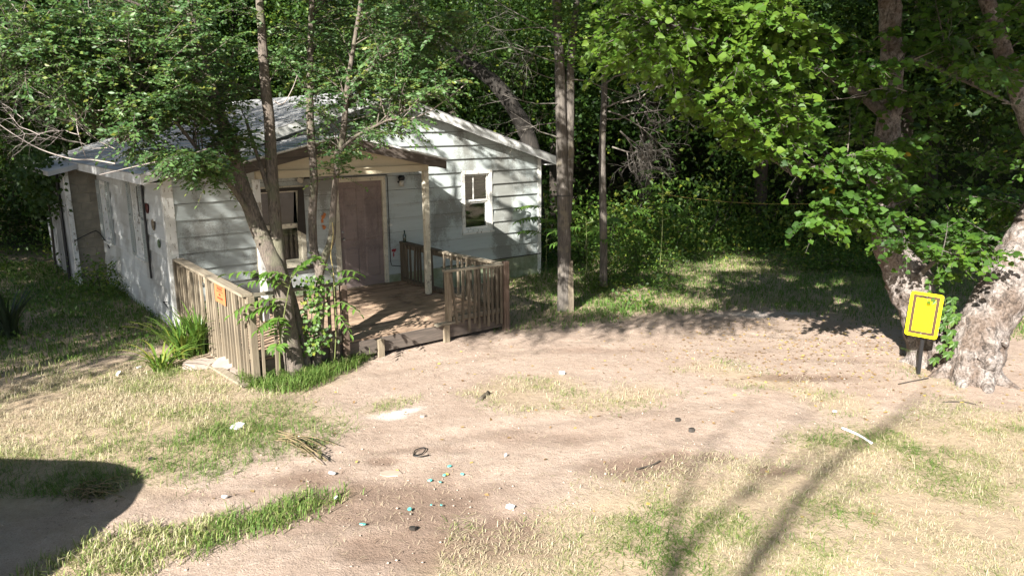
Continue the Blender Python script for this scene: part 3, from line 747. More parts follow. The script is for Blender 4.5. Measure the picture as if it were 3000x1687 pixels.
# rear wing in concrete block, set forward on the left
NW, U0, U1 = 5.46, -.60, -.002
BLK = empty('block_wing'); BLK.parent = HOUSE
row = 0; z = -.15
bm_ = MB().box(0, .39, 0, .19, 0, .187); bfull = bm_.mesh('block', bevel=.004); bfull.materials.append(MAT['block'])
bh = MB().box(0, .195, 0, .19, 0, .187).mesh('block', bevel=.004); bh.materials.append(MAT['block'])
while z < 2.45:
    x = U0 + .03 - (.195 if row % 2 else 0)
    while x < U1 - .05:
        a, b = max(x, U0 + .03), min(x + .39, U1)
        if b - a > .06:
            if b - a > .35: me = bfull
            else:
                me = MB().box(0, b - a - .006, 0, .19, 0, .187).mesh('block', bevel=.004); me.materials.append(MAT['block'])
            o = link('block', me, None, BLK); o.location = (a + .003, NW + random.uniform(-.003, .003), z)
        x += .40
    z += .197; row += 1
m = MB(); m.box(U0 + .03, U1, NW + .012, NW + .2, -.3, 2.5); m.build('mortar_bed', MAT['mortar'], BLK)
m = MB(); m.box(U0 + .03, U0 + .04, NW + .2, 9, -.3, 2.4); m.build('wing_side', MAT['dark_wood'], BLK)
for k in range(21):
    y = NW + .06 + k * .165; zt = 2.42 + random.gauss(0, .03); zb = random.uniform(-.1, .18)
    m = MB(); m.hexa([(U0 - .004, y, zb), (U0 + .026, y, zb), (U0 + .026, y + .152, zb + random.gauss(0, .04)), (U0 - .004, y + .152, zb)], [(U0 - .02, y, zt), (U0 + .012, y, zt), (U0 + .012, y + .152, zt), (U0 - .02, y + .152, zt + random.gauss(0, .02))]); m.build('plank', MAT['shed'], BLK)
m = MB(); m.tube([(U0 - .06, NW + .75, -.1), (U0 - .06, NW + .75, 2.4)], [.035, .035], 8); m.build('down_pipe', MAT['iron'], BLK)
m = MB(); m.hexa([(U0 - .02, NW - .06, -.15), (U0 + .07, NW - .06, -.15), (U0 + .07, NW + .03, -.15), (U0 - .02, NW + .03, -.15)], [(U0 - .05, NW - .06, 2.5), (U0 + .05, NW - .06, 2.5), (U0 + .05, NW + .03, 2.5), (U0 - .05, NW + .03, 2.5)]); m.build('wing_post', MAT['white_post'], BLK)
m = MB(); m.hexa([(U0 - .35, NW - .35, 2.42), (-.37, NW - .35, 2.56), (-.37, 9, 2.56), (U0 - .35, 9, 2.42)], [(U0 - .35, NW - .35, 2.52), (-.37, NW - .35, 2.66), (-.37, 9, 2.66), (U0 - .35, 9, 2.52)]); m.build('wing_roof', MAT['shingle'], BLK)
m = MB(); m.tube(smooth_path([(U0, NW - .08, 1.0), (U0 + .35, NW - .1, 1.16), (-.12, NW - .1, 1.16), (-.06, NW - .5, .98), (-.06, NW - .8, .88)], [.012] * 5, 4)[0], [.012] * 17, 6); m.build('wing_cable', MAT['cable'], BLK)

# porch roof on two posts (moves with the house)
PR = 2.38; PEV = 2.80; PSL = .225; PD = 1.75
pz = lambda u: PEV + PSL * (1.95 - abs(u - PR))
PROOF = slab('porch_roof', PR - 1.95, PR, -PD, -.03, pz, .05, MAT['cream'])
slab('roof_half', PR, PR + 1.95, -PD, -.03, pz, .05, MAT['cream'], PROOF)
slab('shingle_slope', PR, PR + 1.98, -PD - .02, -.03, lambda u: pz(u) + .014, .012, MAT['shingle'], PROOF)
shingles(PR - 1.98, PR, -PD - .03, -.03, pz, 2, 14, PROOF)
for s in (-1, 1):
    e = PR + s * 1.97
    m = MB(); m.hexa([(PR, -PD - .003, pz(PR) - .17), (e, -PD - .003, pz(e) - .155), (e, -PD - .028, pz(e) - .155), (PR, -PD - .028, pz(PR) - .17)], [(PR, -PD - .003, pz(PR) - .01), (e, -PD - .003, pz(e) - .012), (e, -PD - .028, pz(e) - .012), (PR, -PD - .028, pz(PR) - .01)])
    m.build('rake_board', MAT['dark_trim'], PROOF)
    m = MB(); m.hexa([(PR, -PD - .030, pz(PR) + .012), (e, -PD - .030, pz(e) + .008), (e, -PD - .05, pz(e) + .008), (PR, -PD - .05, pz(PR) + .012)], [(PR, -PD - .030, pz(PR) + .040), (e, -PD - .030, pz(e) + .036), (e, -PD - .05, pz(e) + .036), (PR, -PD - .05, pz(PR) + .040)]); m.build('drip_edge', MAT['fascia'], PROOF)
    m = MB(); a, b = sorted((e - s * .02, e + s * .004)); m.box(a, b, -PD, -.05, pz(e) - .13, pz(e) - .055); m.build('eave_board', MAT['dark_trim'], PROOF)
m = MB(); m.add([(.98, -1.50, 2.60), (4.14, -1.50, 2.60), (4.14, -1.50, pz(4.14) - .05), (PR, -1.50, pz(PR) - .052), (.98, -1.50, pz(.98) - .05), (.98, -1.44, 2.60), (4.14, -1.44, 2.60), (4.14, -1.44, pz(4.14) - .05), (PR, -1.44, pz(PR) - .052), (.98, -1.44, pz(.98) - .05)],
      [(0, 1, 2, 3, 4), (9, 8, 7, 6, 5), (0, 5, 6, 1), (1, 6, 7, 2), (4, 9, 5, 0), (2, 7, 8, 3), (3, 8, 9, 4)]); m.build('gable_panel', MAT['cream'], PROOF)
m = MB(); m.box(.97, 4.15, -1.53, -1.502, 2.70, 2.72); m.build('trim_strip', MAT['cream'], PROOF)
for s, u in ((0, .98), (1, 4.075)):
    m = MB(); m.box(u - .047, u + .047, -1.53, -1.435, .334, 2.60); m.build('post', MAT['white_post'] if s == 0 else MAT['casing'], PROOF, bevel=.004)

# wall ornaments hanging on the side wall
def plaque(n_, z, r, mat, label):
    m = MB(); m.lathe([(0, 0), (r, 0), (r * 1.0, .012), (r * .86, .02), (r * .82, .012), (0, .014)], 20)
    o = m.build('wall_plaque', mat, None, True); o.matrix_world = HMAT @ Matrix.Translation((-.034, n_, z)) @ Matrix.Rotation(R(-90), 4, 'Y') @ Matrix.Scale(1.25, 4, (1, 0, 0))
    return tag(o, label, 'wall plaque')
plaque(1.08, 2.02, .075, simple('dark_red_glaze', (.075, .010, .014), .35), 'dark red oval plaque, highest of the three ornaments on the side wall')
plaque(.79, 1.76, .080, simple('brown_glaze', (.17, .14, .10), .4, var=.6, scale=30), 'brown speckled oval plaque, middle one of the three ornaments on the side wall')
plaque(.53, 1.46, .060, simple('green_glaze', (.09, .14, .075), .4, var=.5, scale=30), 'small green plaque, lowest of the three ornaments on the side wall')

# ================================================================== PORCH DECK
DECK = empty('porch_deck', (HC[0], HC[1], 0), YAW, 'weathered brown wooden porch deck with broken picket railings in front of door', 'porch')
ZD = .32
gaps = 3.35 / 24
for i in range(24):
    y1 = -.03 - i * gaps; y0 = y1 - gaps + random.uniform(.006, .013)
    if i == 8: y0 += .035
    cuts = [.02, 4.42] if i % 5 else [.02, random.uniform(1.2, 3.2), 4.42]
    for a, b in zip(cuts, cuts[1:]):
        dz = random.gauss(0, .0025) - (.014 if i in (9,) else 0)
        m = MB(); m.hexa([(a, y0, ZD - .036), (b - .004, y0, ZD - .036), (b - .004, y1, ZD - .036), (a, y1, ZD - .036)], [(a, y0 + random.gauss(0, .002), ZD + dz + random.gauss(0, .002)), (b - .004, y0 + random.gauss(0, .002), ZD + dz + random.gauss(0, .002)), (b - .004, y1, ZD + dz), (a, y1, ZD + dz)])
        m.build('deck_board', MAT['deck'], DECK)
m = MB(); m.box(.03, 4.40, -3.40, -3.362, .06, .285); m.build('rim_board', MAT['dark_trim'], DECK)
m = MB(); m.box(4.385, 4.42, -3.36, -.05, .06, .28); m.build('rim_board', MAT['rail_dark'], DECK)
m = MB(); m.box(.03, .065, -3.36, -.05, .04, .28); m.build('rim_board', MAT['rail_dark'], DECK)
m = MB(); m.box(-.02, .025, -3.42, -1.4, -.02, .05); m.build('sill_board', MAT['rail_cap'], DECK)
for y in (-.6, -1.4, -2.2, -3.0):
    m = MB(); m.box(.07, 4.38, y, y + .04, .1, .28); m.build('joist', MAT['dark_wood'], DECK)
for u in (1.98, 3.17):
    m = MB(); m.box(u - .05, u + .05, -3.45, -3.402, -.02, .27 if u < 3 else .285); m.build('post_stub', MAT['rail'], DECK)
m = MB(); m.hexa([(2.98, -3.46, .287), (3.42, -3.46, .293), (3.42, -3.36, .293), (2.98, -3.36, .287)], [(2.98, -3.46, .325), (3.42, -3.46, .331), (3.42, -3.362, .331), (2.98, -3.362, .325)]); m.build('ledge', MAT['rail_cap_x'], DECK)
def baluster_mesh(ln, mat, t=.036):
    m = MB(); m.box(-t / 2, t / 2, -t / 2, t / 2, 0, ln); me = m.mesh('baluster', bevel=.003); me.materials.append(mat); return me
# left side: close set pickets on the outer face
bm1 = baluster_mesh(1.16, MAT['rail'])
n_b = 25
for i in range(n_b):
    o = link('baluster', bm1, None, DECK); o.location = (.0 + random.gauss(0, .002), -.36 - i * 3.0 / (n_b - 1), .055 + random.gauss(0, .012)); o.rotation_euler = (random.gauss(0, .008), random.gauss(0, .008), random.gauss(0, .06))
m = MB(); m.hexa([(-.045, -3.46, 1.215), (.105, -3.46, 1.215), (.105, -.30, 1.27), (-.045, -.30, 1.27)], [(-.045, -3.46, 1.253), (.105, -3.46, 1.253), (.105, -.30, 1.308), (-.045, -.30, 1.308)]); m.build('rail', MAT['rail_cap'], DECK, bevel=.004)
m = MB(); m.box(.022, .06, -3.40, -.3, 1.11, 1.20); m.build('rail', MAT['rail_cap'], DECK)
m = MB(); m.box(.022, .06, -3.40, -.3, .34, .42); m.build('rail', MAT['rail_cap'], DECK)
m = MB(); m.box(.022, .115, -3.49, -3.405, -.02, 1.212); m.build('rail_post', MAT['rail'], DECK, bevel=.004)
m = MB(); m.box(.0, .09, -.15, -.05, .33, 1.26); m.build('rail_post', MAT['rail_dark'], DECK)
# front left
m = MB(); m.hexa([(.107, -3.46, 1.20), (1.43, -3.46, 1.185), (1.43, -3.37, 1.185), (.107, -3.37, 1.20)], [(.107, -3.46, 1.238), (1.43, -3.46, 1.222), (1.43, -3.37, 1.222), (.107, -3.37, 1.238)]); m.build('rail', MAT['rail_cap_x'], DECK)
m = MB(); m.box(.117, 1.35, -3.44, -3.403, .36, .44); m.build('rail', MAT['rail_cap_x'], DECK)
for i, u in enumerate((.17, .36, .56, .80, 1.16, 1.27)):
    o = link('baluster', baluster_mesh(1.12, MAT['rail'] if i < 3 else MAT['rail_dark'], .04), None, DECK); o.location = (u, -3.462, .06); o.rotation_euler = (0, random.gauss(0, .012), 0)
m = MB(); m.box(1.36, 1.45, -3.49, -3.402, -.02, 1.183); m.build('rail_post', MAT['post_red'], DECK, bevel=.004)
# right side
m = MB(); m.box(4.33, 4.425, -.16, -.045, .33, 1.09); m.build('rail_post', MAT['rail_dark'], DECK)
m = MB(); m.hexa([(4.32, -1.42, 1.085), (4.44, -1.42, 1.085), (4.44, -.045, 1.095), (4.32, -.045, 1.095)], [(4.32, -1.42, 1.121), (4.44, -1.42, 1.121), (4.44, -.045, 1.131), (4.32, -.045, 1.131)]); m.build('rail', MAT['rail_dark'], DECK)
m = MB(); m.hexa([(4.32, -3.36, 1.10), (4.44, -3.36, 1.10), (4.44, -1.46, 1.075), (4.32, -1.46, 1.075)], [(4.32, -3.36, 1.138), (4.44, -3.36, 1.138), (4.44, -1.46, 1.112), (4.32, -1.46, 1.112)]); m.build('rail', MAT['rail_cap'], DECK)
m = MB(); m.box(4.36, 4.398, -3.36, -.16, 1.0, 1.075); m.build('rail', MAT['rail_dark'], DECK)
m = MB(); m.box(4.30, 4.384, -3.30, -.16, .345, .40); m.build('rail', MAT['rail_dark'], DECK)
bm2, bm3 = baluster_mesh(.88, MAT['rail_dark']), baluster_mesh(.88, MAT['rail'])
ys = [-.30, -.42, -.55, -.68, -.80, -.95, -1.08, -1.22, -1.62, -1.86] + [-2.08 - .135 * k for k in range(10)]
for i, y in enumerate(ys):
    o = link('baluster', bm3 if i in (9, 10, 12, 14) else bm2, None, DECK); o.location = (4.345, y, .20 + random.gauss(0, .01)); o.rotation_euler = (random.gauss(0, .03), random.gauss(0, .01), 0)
# front right
m = MB(); m.hexa([(3.15, -3.47, 1.145), (4.31, -3.47, 1.115), (4.31, -3.37, 1.115), (3.15, -3.37, 1.145)], [(3.15, -3.47, 1.185), (4.31, -3.47, 1.15), (4.31, -3.37, 1.15), (3.15, -3.37, 1.185)]); m.build('rail', MAT['rail_cap_x'], DECK)
m = MB(); m.box(3.19, 3.275, -3.45, -3.365, .335, 1.143); m.build('rail_post', MAT['rail'], DECK, bevel=.004)
m = MB(); m.box(4.315, 4.41, -3.50, -3.41, -.06, 1.19); m.build('rail_post', MAT['post_red'], DECK, bevel=.004)
m = MB(); m.box(3.3, 4.31, -3.44, -3.40, .33, .40); m.build('rail', MAT['rail_cap_x'], DECK)
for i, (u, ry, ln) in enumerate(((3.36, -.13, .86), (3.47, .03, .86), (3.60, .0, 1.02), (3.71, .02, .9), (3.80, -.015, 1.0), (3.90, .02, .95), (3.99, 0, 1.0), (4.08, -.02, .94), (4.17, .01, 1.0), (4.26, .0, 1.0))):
    o = link('baluster', baluster_mesh(ln, MAT['rail_dark']), None, DECK); o.location = (u, -3.46, 1.13 - ln); o.rotation_euler = (0, ry, 0)  # dark timber stands in for the canopy shade on these balusters

# orange sign on the pickets
SG = MB(); SG.hexa([(-.030, -2.74, .965), (-.030, -2.30, .97), (-.034, -2.30, .97), (-.034, -2.74, .965)], [(-.026, -2.74, 1.235), (-.026, -2.30, 1.24), (-.030, -2.30, 1.24), (-.030, -2.74, 1.235)])
sg = SG.build('warning_sign', simple('faded_orange_plastic', (.56, .17, .07), .5, var=.12, scale=4)); sg.matrix_world = HMAT
tag(sg, 'small faded orange notice fixed to the pale pickets of the left railing', 'sign')
def flat_text(txt, size, mat, parent, mw, name='lettering'):
    cu = bpy.data.curves.new('txt', 'FONT'); cu.body = txt; cu.size = size; cu.align_x = 'CENTER'; cu.align_y = 'CENTER'; cu.extrude = .0006
    o = bpy.data.objects.new('txt', cu); COL.objects.link(o)
    dg = bpy.context.evaluated_depsgraph_get(); me = bpy.data.meshes.new_from_object(o.evaluated_get(dg)); bpy.data.objects.remove(o); bpy.data.curves.remove(cu)
    me.materials.clear(); t = link(name, me, mat, parent); t.matrix_basis = mw; return t
INK = simple('faded_red_ink', (.24, .03, .02), .6); BLACKINK = simple('dark_ink', (.09, .035, .025), .6)
fr = Matrix(((0, 0, -1, -.0335), (-1, 0, 0, -2.52), (0, 1, 0, 1.11), (0, 0, 0, 1)))
for t, s, dz in (('POSTED', .058, .060), ('NO', .05, -.022), ('TRESPASSING', .042, -.075)):
    flat_text(t, s, INK, sg, fr @ Matrix.Translation((0, dz, .001)))
for dz in (.098, .022):
    m = MB(); m.box(-.0345, -.0325, -2.66, -2.38, 1.11 + dz - .005, 1.11 + dz + .005); m.build('border_line', BLACKINK, sg)
# bottle on the railing
m = MB(); m.lathe([(0, 0), (.034, 0), (.036, .01), (.036, .13), (.014, .18), (.013, .235), (.0, .235)], 14)
mt, n, l, p = new_mat('green_bottle_glass'); p.inputs['Base Color'].default_value = (.012, .03, .02, 1); p.inputs['Roughness'].default_value = .08; p.inputs['Coat Weight'].default_value = .5
o = m.build('bottle', mt, None, True); o.location = hw(4.38, -.16, 1.128); tag(o, 'dark green glass bottle standing on the porch railing by the wall', 'bottle')

# ================================================================== TREES
def stem(parent, pts, rad, mat, name='trunk', n=14, rough=.12, k=6, flare=0):
    P, r = smooth_path(pts, rad, k)
    if flare:
        for i in range(min(5, len(r))): r[i] *= 1 + flare * (1 - i / 5) ** 2
    V, Fc = tube_vf(P, r, n, True, rough, random.random() * 50)
    me = bpy.data.meshes.new(name); me.from_pydata(V, [], Fc); me.shade_smooth()
    return link(name, me, mat, parent), P
def path(pts, Y): return [at(p[0], p[1], p[2] if len(p) > 2 else Y) for p in pts]
def scatter_targets(n, x0, x1, y0, y1, Y0, Y1, skip=(), zmin=.6):
    o = []; g = 0
    while len(o) < n and g < n * 30:
        g += 1; x, y = rng.uniform(x0, x1), rng.uniform(y0, y1)
        if any(a < x < b and c < y < d for a, b, c, d in skip): continue
        q = at(x, y, rng.uniform(Y0, Y1))
        if q[2] > zmin: o.append(q)
    return o
def nearest_below(P, cand):
    """origin on a stem for a branch ending at P"""
    c = np.array(cand); d = c - P; cost = np.linalg.norm(d, axis=1) + .9 * np.maximum(d[:, 2] + .15, 0) * 2 + rng.random(len(c)) * .5
    return c[np.argmin(cost)]

# --- the multi-stemmed tree in front of the porch
ELM = empty('front_tree', gp(770, 935), 0, 'tall multi-stemmed small-leaved tree growing right in front of the porch steps', 'tree')
EO = np.array(ELM.location); Y0 = 10.0
def rel(P): return [np.array(p) - EO for p in P]
st = []
def elm(pts, rad, Y=Y0, **k):
    P = path(pts, Y); _, Q = stem(ELM, rel(P), [q * .87 for q in rad], MAT['elm_bark'], **k); st.extend([q + EO for q in Q]); return Q
elm([(748, 962, 9.95), (738, 900, 9.95), (722, 815, 9.95), (703, 700, 9.95), (655, 588), (612, 475), (587, 390), (560, 310), (532, 225), (503, 140), (482, 45), (468, -60), (440, -280)], [.165, .150, .14, .145, .125, .108, .10, .098, .088, .072, .06, .05, .03], flare=.35)
elm([(708, 705, 10), (699, 620, 10.05), (690, 520, 10.05), (682, 400, 10.1), (677, 300, 10.1), (668, 220, 10.1), (660, 100, 10.1), (652, -20, 10.1), (640, -280, 10.1)], [.10, .098, .092, .086, .082, .078, .066, .055, .03])
elm([(778, 955, 10.05), (765, 880, 10.1), (748, 800, 10.15), (730, 730, 10.15), (715, 680, 10.1)], [.085, .075, .065, .058, .05], n=10)
elm([(793, 945, 10.15), (800, 860, 10.2), (806, 770, 10.2), (803, 690, 10.2), (789, 620, 10.25), (786, 540, 10.25), (790, 450, 10.25), (783, 350, 10.25), (779, 250, 10.25), (782, 110, 10.3), (786, -20, 10.3), (800, -280, 10.3)], [.088, .080, .070, .066, .064, .064, .062, .058, .055, .048, .04, .025], n=12, flare=.3)
elm([(804, 700, 10.18), (815, 650, 10.15), (834, 600, 10.1), (838, 530, 10.1), (846, 440, 10.1), (858, 375, 10.1), (867, 300, 10.1), (873, 225, 10.1), (890, 115, 10.1), (908, 0, 10.1), (935, -220, 10.1)], [.05, .058, .060, .052, .046, .05, .044, .038, .032, .028, .015], n=10)
elm([(633, 545, 9.95), (597, 490, 9.8), (562, 445, 9.6), (520, 405, 9.4), (465, 335, 9.1), (400, 265, 8.9), (330, 215, 8.7)], [.05, .045, .038, .03, .024, .018, .01], n=8)
elm([(676, 480, 10), (660, 430, 10.05), (640, 370, 10.1), (618, 300, 10.2)], [.04, .034, .028, .02], n=8)
elm([(858, 375, 10.1), (900, 340, 9.9), (960, 310, 9.8), (1040, 270, 9.6)], [.03, .022, .016, .008], n=6)
elm([(532, 225, 10), (440, 180, 9.5), (330, 150, 9.1), (180, 165, 8.7), (20, 120, 8.4)], [.045, .034, .026, .018, .008], n=7)
elm([(503, 140, 10), (400, 40, 9.4), (260, -20, 9)], [.04, .03, .014], n=7)
elm([(560, 310, 10), (470, 300, 9.4), (400, 330, 9.1), (300, 360, 8.8)], [.035, .026, .02, .01], n=7)
elm([(873, 225, 10.1), (960, 150, 9.7), (1060, 90, 9.5)], [.03, .02, .008], n=6)
elv = Leaves(); etw = []
skip = [(600, 790, 225, 425), (890, 1130, 335, 440), (380, 480, 290, 380), (0, 290, 260, 395), (1000, 1300, -100, 20)]
T = []
T += scatter_targets(150, 130, 520, -10, 270, 8.2, 10.6, skip)
T += scatter_targets(60, 250, 530, 240, 420, 8.3, 9.9, skip)
T += scatter_targets(140, 470, 960, -60, 255, 9.9, 11.6, skip)
T += scatter_targets(34, 740, 1030, 190, 385, 9.6, 10.6, skip)
T += scatter_targets(34, 930, 1170, 0, 230, 9.0, 10, skip)
T += scatter_targets(44, -20, 220, 0, 250, 8.0, 9.2, skip)
T += scatter_targets(9, 540, 720, 340, 410, 9.4, 10, skip)
T += scatter_targets(46, 60, 520, 370, 442, 8.0, 9.2)
T += [at(x, y, Y) for x, y, Y in ((140, 425, 8.3), (200, 405, 8.4), (270, 430, 8.5), (330, 415, 8.6), (390, 440, 8.8), (450, 395, 8.9), (500, 410, 9.1), (60, 395, 8.1), (320, 395, 8.5), (840, 410, 9.7), (930, 330, 9.4))]
SH_ = np.array([L.x, L.y, L.z])
def falls(q, z):                    # where the shadow of a point lands at height z
    t = (q[2] - z) / -SH_[2]; P = q + SH_ * t; d = P[:2] - HC
    return P, d @ HU, d @ HN
def spares(q):                      # leave the sunny parts of the deck, drive and front railing lit
    P, u, n_ = falls(q, .3)
    if -.9 < u < 3.1 and -3.9 < n_ < -.15: return rng.random() < .12
    dn = (q[:2] - HC) @ HN; t = (-.05 - dn) / (SH_[:2] @ HN); P = q + SH_ * t; u = (P[:2] - HC) @ HU
    if 5.2 < u < 8.1 and .4 < P[2] < 2.2 and rng.random() < .6: return False
    P, u, n_ = falls(q, 0)
    if P[1] < 12.9 and (n_ < -4.9 or (n_ < -3.5 and u < 2)) and u > -1: return rng.random() < .07
    return True
T = [q for q in T if spares(q)]
for q in T:
    p0 = nearest_below(q, st)
    Ld = np.linalg.norm(q - p0)
    if Ld < .45: q = p0 + nrm(q - p0 + np.array([0, 0, .01])) * .6; Ld = .6
    if Ld > 2.2: p0 = q + (p0 - q) / Ld * 2.2; Ld = 2.2
    if not (spares(q * .65 + p0 * .35) and spares(q * .3 + p0 * .7)): continue
    spray(elv, etw, p0 - EO, q - EO, nt=int(10 + 6 * Ld), k=14, leaf=.060, wid=.031, tlen=.38, start=.22, arch=.10, rbr=.010, tint=(.15, .9), droop=.3, flat=.7)
# crown above the picture's top edge
for _ in range(420):
    v = nrm(rng.normal(0, 1, 3)) * rng.uniform(.35, 1) ** .5
    q = np.array([-3.0, 9.9, 9.8]) + v * np.array([4.8, 3.8, 5.0])
    if q[2] < 5.2 + .155 * max(0, q[1] - 10): continue
    p0 = np.array([-3.0, 10, q[2] - 1.2]) * .35 + q * .65
    if not spares(q) or (q[0] < -4.6 and q[1] < 9.2): continue
    spray(elv, None, p0 - EO, q - EO, nt=9, k=8, leaf=.105, wid=.06, tlen=.6, start=.2, tint=(.2, .8))
for _ in range(480):  # unseen leaf masses added above the frame to shade lawn and wood
    v = nrm(rng.normal(0, 1, 3)) * rng.uniform(.2, 1) ** .5; q = np.array([-.2, 6.9, 7.3]) + v * np.array([3.0, 3.4, 2.5])
    P, u, n_ = falls(q, 0)
    if 16.8 < P[1] < 21.5 and 1. < P[0] < 6.8 and rng.random() < .95: continue
    Pz = falls(q, 4.3)[0]
    if .3 < Pz[0] < 4.2 and 7.2 < Pz[1] < 10 and rng.random() < .75: continue
    if P[1] < 13.3 or P[1] > 24 or u < 8.4 or q[2] < 5.0 or (15.2 < P[1] < 16.1 and rng.random() < .8): continue
    spray(elv, etw, q * .7 + np.array([-2.6, 9.8, 6.2]) * .3 - EO, q - EO, nt=9, k=8, leaf=.10, wid=.06, tlen=.5, start=.2)
for ii in range(260):              # unseen leaf sprays added above the frame, set so dapples fall on the drive and railing
    if ii < 170:
        X_ = rng.uniform(-.8, 4.6); tgt = np.array([X_, rng.normal(12.55 + .12 * X_, .38), 0.])
    else:
        tgt = hw(rng.uniform(3.0, 4.5), rng.uniform(-3.9, -2.4), rng.uniform(.2, 1.2))
    zz = rng.uniform(4.75, 6.6); t = (zz - tgt[2]) / -SH_[2]; q = tgt - SH_ * t
    if q[2] < 3.75 + .17 * q[1]: continue
    spray(elv, None, q + nrm(np.array([-2.9, 9.9, 6.5]) - q) * .8 - EO, q - EO, nt=7, k=8, leaf=.065, wid=.036, tlen=.4, start=.2)
o = link('foliage', elv.mesh('foliage', DIA), MAT['elm_leaf'], ELM); tag(o, kind='stuff')
link('branches', twig_mesh('branches', etw, 4), MAT['elm_bark'], ELM)
o = bpy.data.objects['branches']; o.name = 'branch'; tag(o, kind='stuff')
# leafless twigs at the left, pale in the sun
tw = []
for (x, y, Y, dx, dy, ln) in ((290, 375, 8.6, -1, .25, 1.0), (270, 372, 8.6, -1, .05, .9), (230, 345, 8.5, -.8, .5, .7), (200, 340, 8.5, -1, .2, .8), (330, 240, 8.7, -1, -.25, 1.0), (225, 285, 8.5, -1, .3, 1.0), (200, 280, 8.5, -.7, .6, .8), (110, 60, 8.4, -.6, .8, .8), (130, 110, 8.4, -.9, .6, .8), (100, 340, 8.3, -1, .25, .7), (240, 60, 8.6, -.2, 1, .55), (60, 300, 8.2, -.8, .5, .6), (150, 330, 8.3, -1, 0, .7), (1120, 150, 9.5, 1, .3, .6), (1010, 300, 9.6, .8, .5, .8)):
    bare_branch(tw, at(x, y, Y) - EO, (dx, rng.uniform(-.3, .3), dy), ln * .85, .0055, 2, .65, 5, .22)
o = link('bare_twigs', twig_mesh('bare_twig', tw, 3), MAT['twig'], ELM); o.name = 'bare_twig'; tag(o, kind='stuff')
tw = []
for pts in (((330, 232), (310, 255), (270, 275), (230, 277), (190, 262), (150, 235)), ((210, 280), (195, 300), (160, 302), (120, 288)), ((192, 280), (196, 330), (215, 395)), ((290, 412), (230, 402), (180, 400), (100, 375), (30, 335), (-20, 300)), ((318, 105), (240, 98), (180, 100), (110, 104), (30, 80), (-30, 40)), ((110, 100), (70, 60), (30, 10), (10, -30)), ((690, 255), (712, 262), (735, 225), (748, 190)), ((1000, 310), (1070, 285), (1130, 245), (1180, 205)), ((520, 375), (460, 395), (380, 410), (250, 440))):
    P = [at(x, y, 8.55 if x < 600 else 9.7) - EO for x, y in pts]
    Q, r = smooth_path(P, list(np.linspace(.010, .004, len(P))), 4); link('bare_branch', twig_mesh('bare_branch', [(np.array(Q), np.array(r))], 5), MAT['twig'], ELM)

# --- the old gnarled tree at the right
OAK = empty('old_tree', gp(2400, 930), 0, 'old gnarled forked tree with pale knobbly bark and large heart-shaped leaves', 'tree')
OO = np.array(OAK.location); so = []
def gnarl(pts, rad, n=34, k=9, rough=.34, mat='pale_bark', name='trunk', flare=.5, burls=()):
    P = path(pts, 10); Pr = [np.array(p) - OO for p in P]
    o, Q = stem(OAK, Pr, rad, MAT[mat], name, n, rough, k, flare)
    me = o.data
    for (bx, by, bY, br, ba) in burls:                # swollen knots pushed out of the trunk
        c = Vector(at(bx, by, bY) - OO)
        for v in me.vertices:
            d = (v.co - c).length
            if d < br: v.co += v.normal * ba * (1 - (d / br) ** 2)
    so.extend([q + OO for q in Q]); return o
gnarl([(2352, 945, 10.3), (2335, 880, 10.4), (2318, 800, 10.5), (2285, 720, 10.5), (2255, 655, 10.5), (2228, 590, 10.55), (2216, 500, 10.6), (2222, 410, 10.6), (2238, 300, 10.65), (2243, 180, 10.7), (2240, 50, 10.7), (2235, -100, 10.7), (2215, -420, 10.7)], [.31, .28, .27, .27, .23, .19, .17, .165, .155, .15, .135, .11, .06],
      burls=((2300, 735, 10.1, .35, .09), (2340, 705, 10.2, .3, .11), (2250, 640, 10.2, .25, .07), (2330, 800, 10.1, .3, .06), (2240, 310, 10.4, .25, .06)))
gnarl([(2440, 985, 9.75), (2440, 930, 9.8), (2455, 860, 9.85), (2490, 790, 9.9), (2530, 720, 9.9), (2570, 640, 9.95), (2610, 560, 10), (2645, 470, 10), (2655, 380, 10.05)], [.40, .36, .33, .315, .30, .28, .25, .22, .20], n=44, k=10, rough=.36,
      burls=((2440, 745, 9.5, .34, .15), (2470, 720, 9.5, .25, .10), (2470, 930, 9.4, .3, .10), (2400, 950, 9.4, .28, .10), (2500, 880, 9.5, .3, .09), (2560, 650, 9.6, .35, .08)))
gnarl([(2650, 410, 10.05), (2600, 330, 10.1), (2562, 240, 10.1), (2530, 150, 10.15), (2500, 50, 10.2), (2470, -50, 10.2), (2430, -350, 10.2)], [.15, .12, .105, .10, .095, .08, .05], n=16, rough=.25, flare=0)
gnarl([(2655, 380, 10.05), (2690, 240, 10.1), (2740, 60, 10.1), (2800, -300, 10.1)], [.18, .15, .13, .06], n=14, rough=.2, flare=0)
gnarl([(2240, 300, 10.65), (2180, 250, 10.2), (2080, 190, 9.6), (1960, 130, 9.0), (1820, 90, 8.6), (1660, 60, 8.4)], [.09, .07, .055, .04, .025, .012], n=9, rough=.15, name='limb', flare=0, mat='grey_bark')
gnarl([(2222, 410, 10.6), (2160, 400, 10), (2060, 420, 9.4), (1990, 440, 9.0)], [.06, .045, .03, .015], n=8, rough=.15, name='limb', flare=0, mat='grey_bark')
gnarl([(2243, 180, 10.7), (2300, 150, 10), (2420, 200, 9.3), (2540, 260, 9)], [.06, .045, .03, .015], n=8, rough=.15, name='limb', flare=0, mat='grey_bark')
gnarl([(2228, 590, 10.55), (2180, 545, 10.1), (2120, 540, 9.7), (2040, 560, 9.4)], [.05, .035, .024, .012], n=8, rough=.15, name='limb', flare=0, mat='grey_bark')
gnarl([(2290, 720, 10.4), (2350, 660, 9.9), (2420, 640, 9.6)], [.05, .03, .012], n=8, rough=.15, name='limb', flare=0, mat='grey_bark')
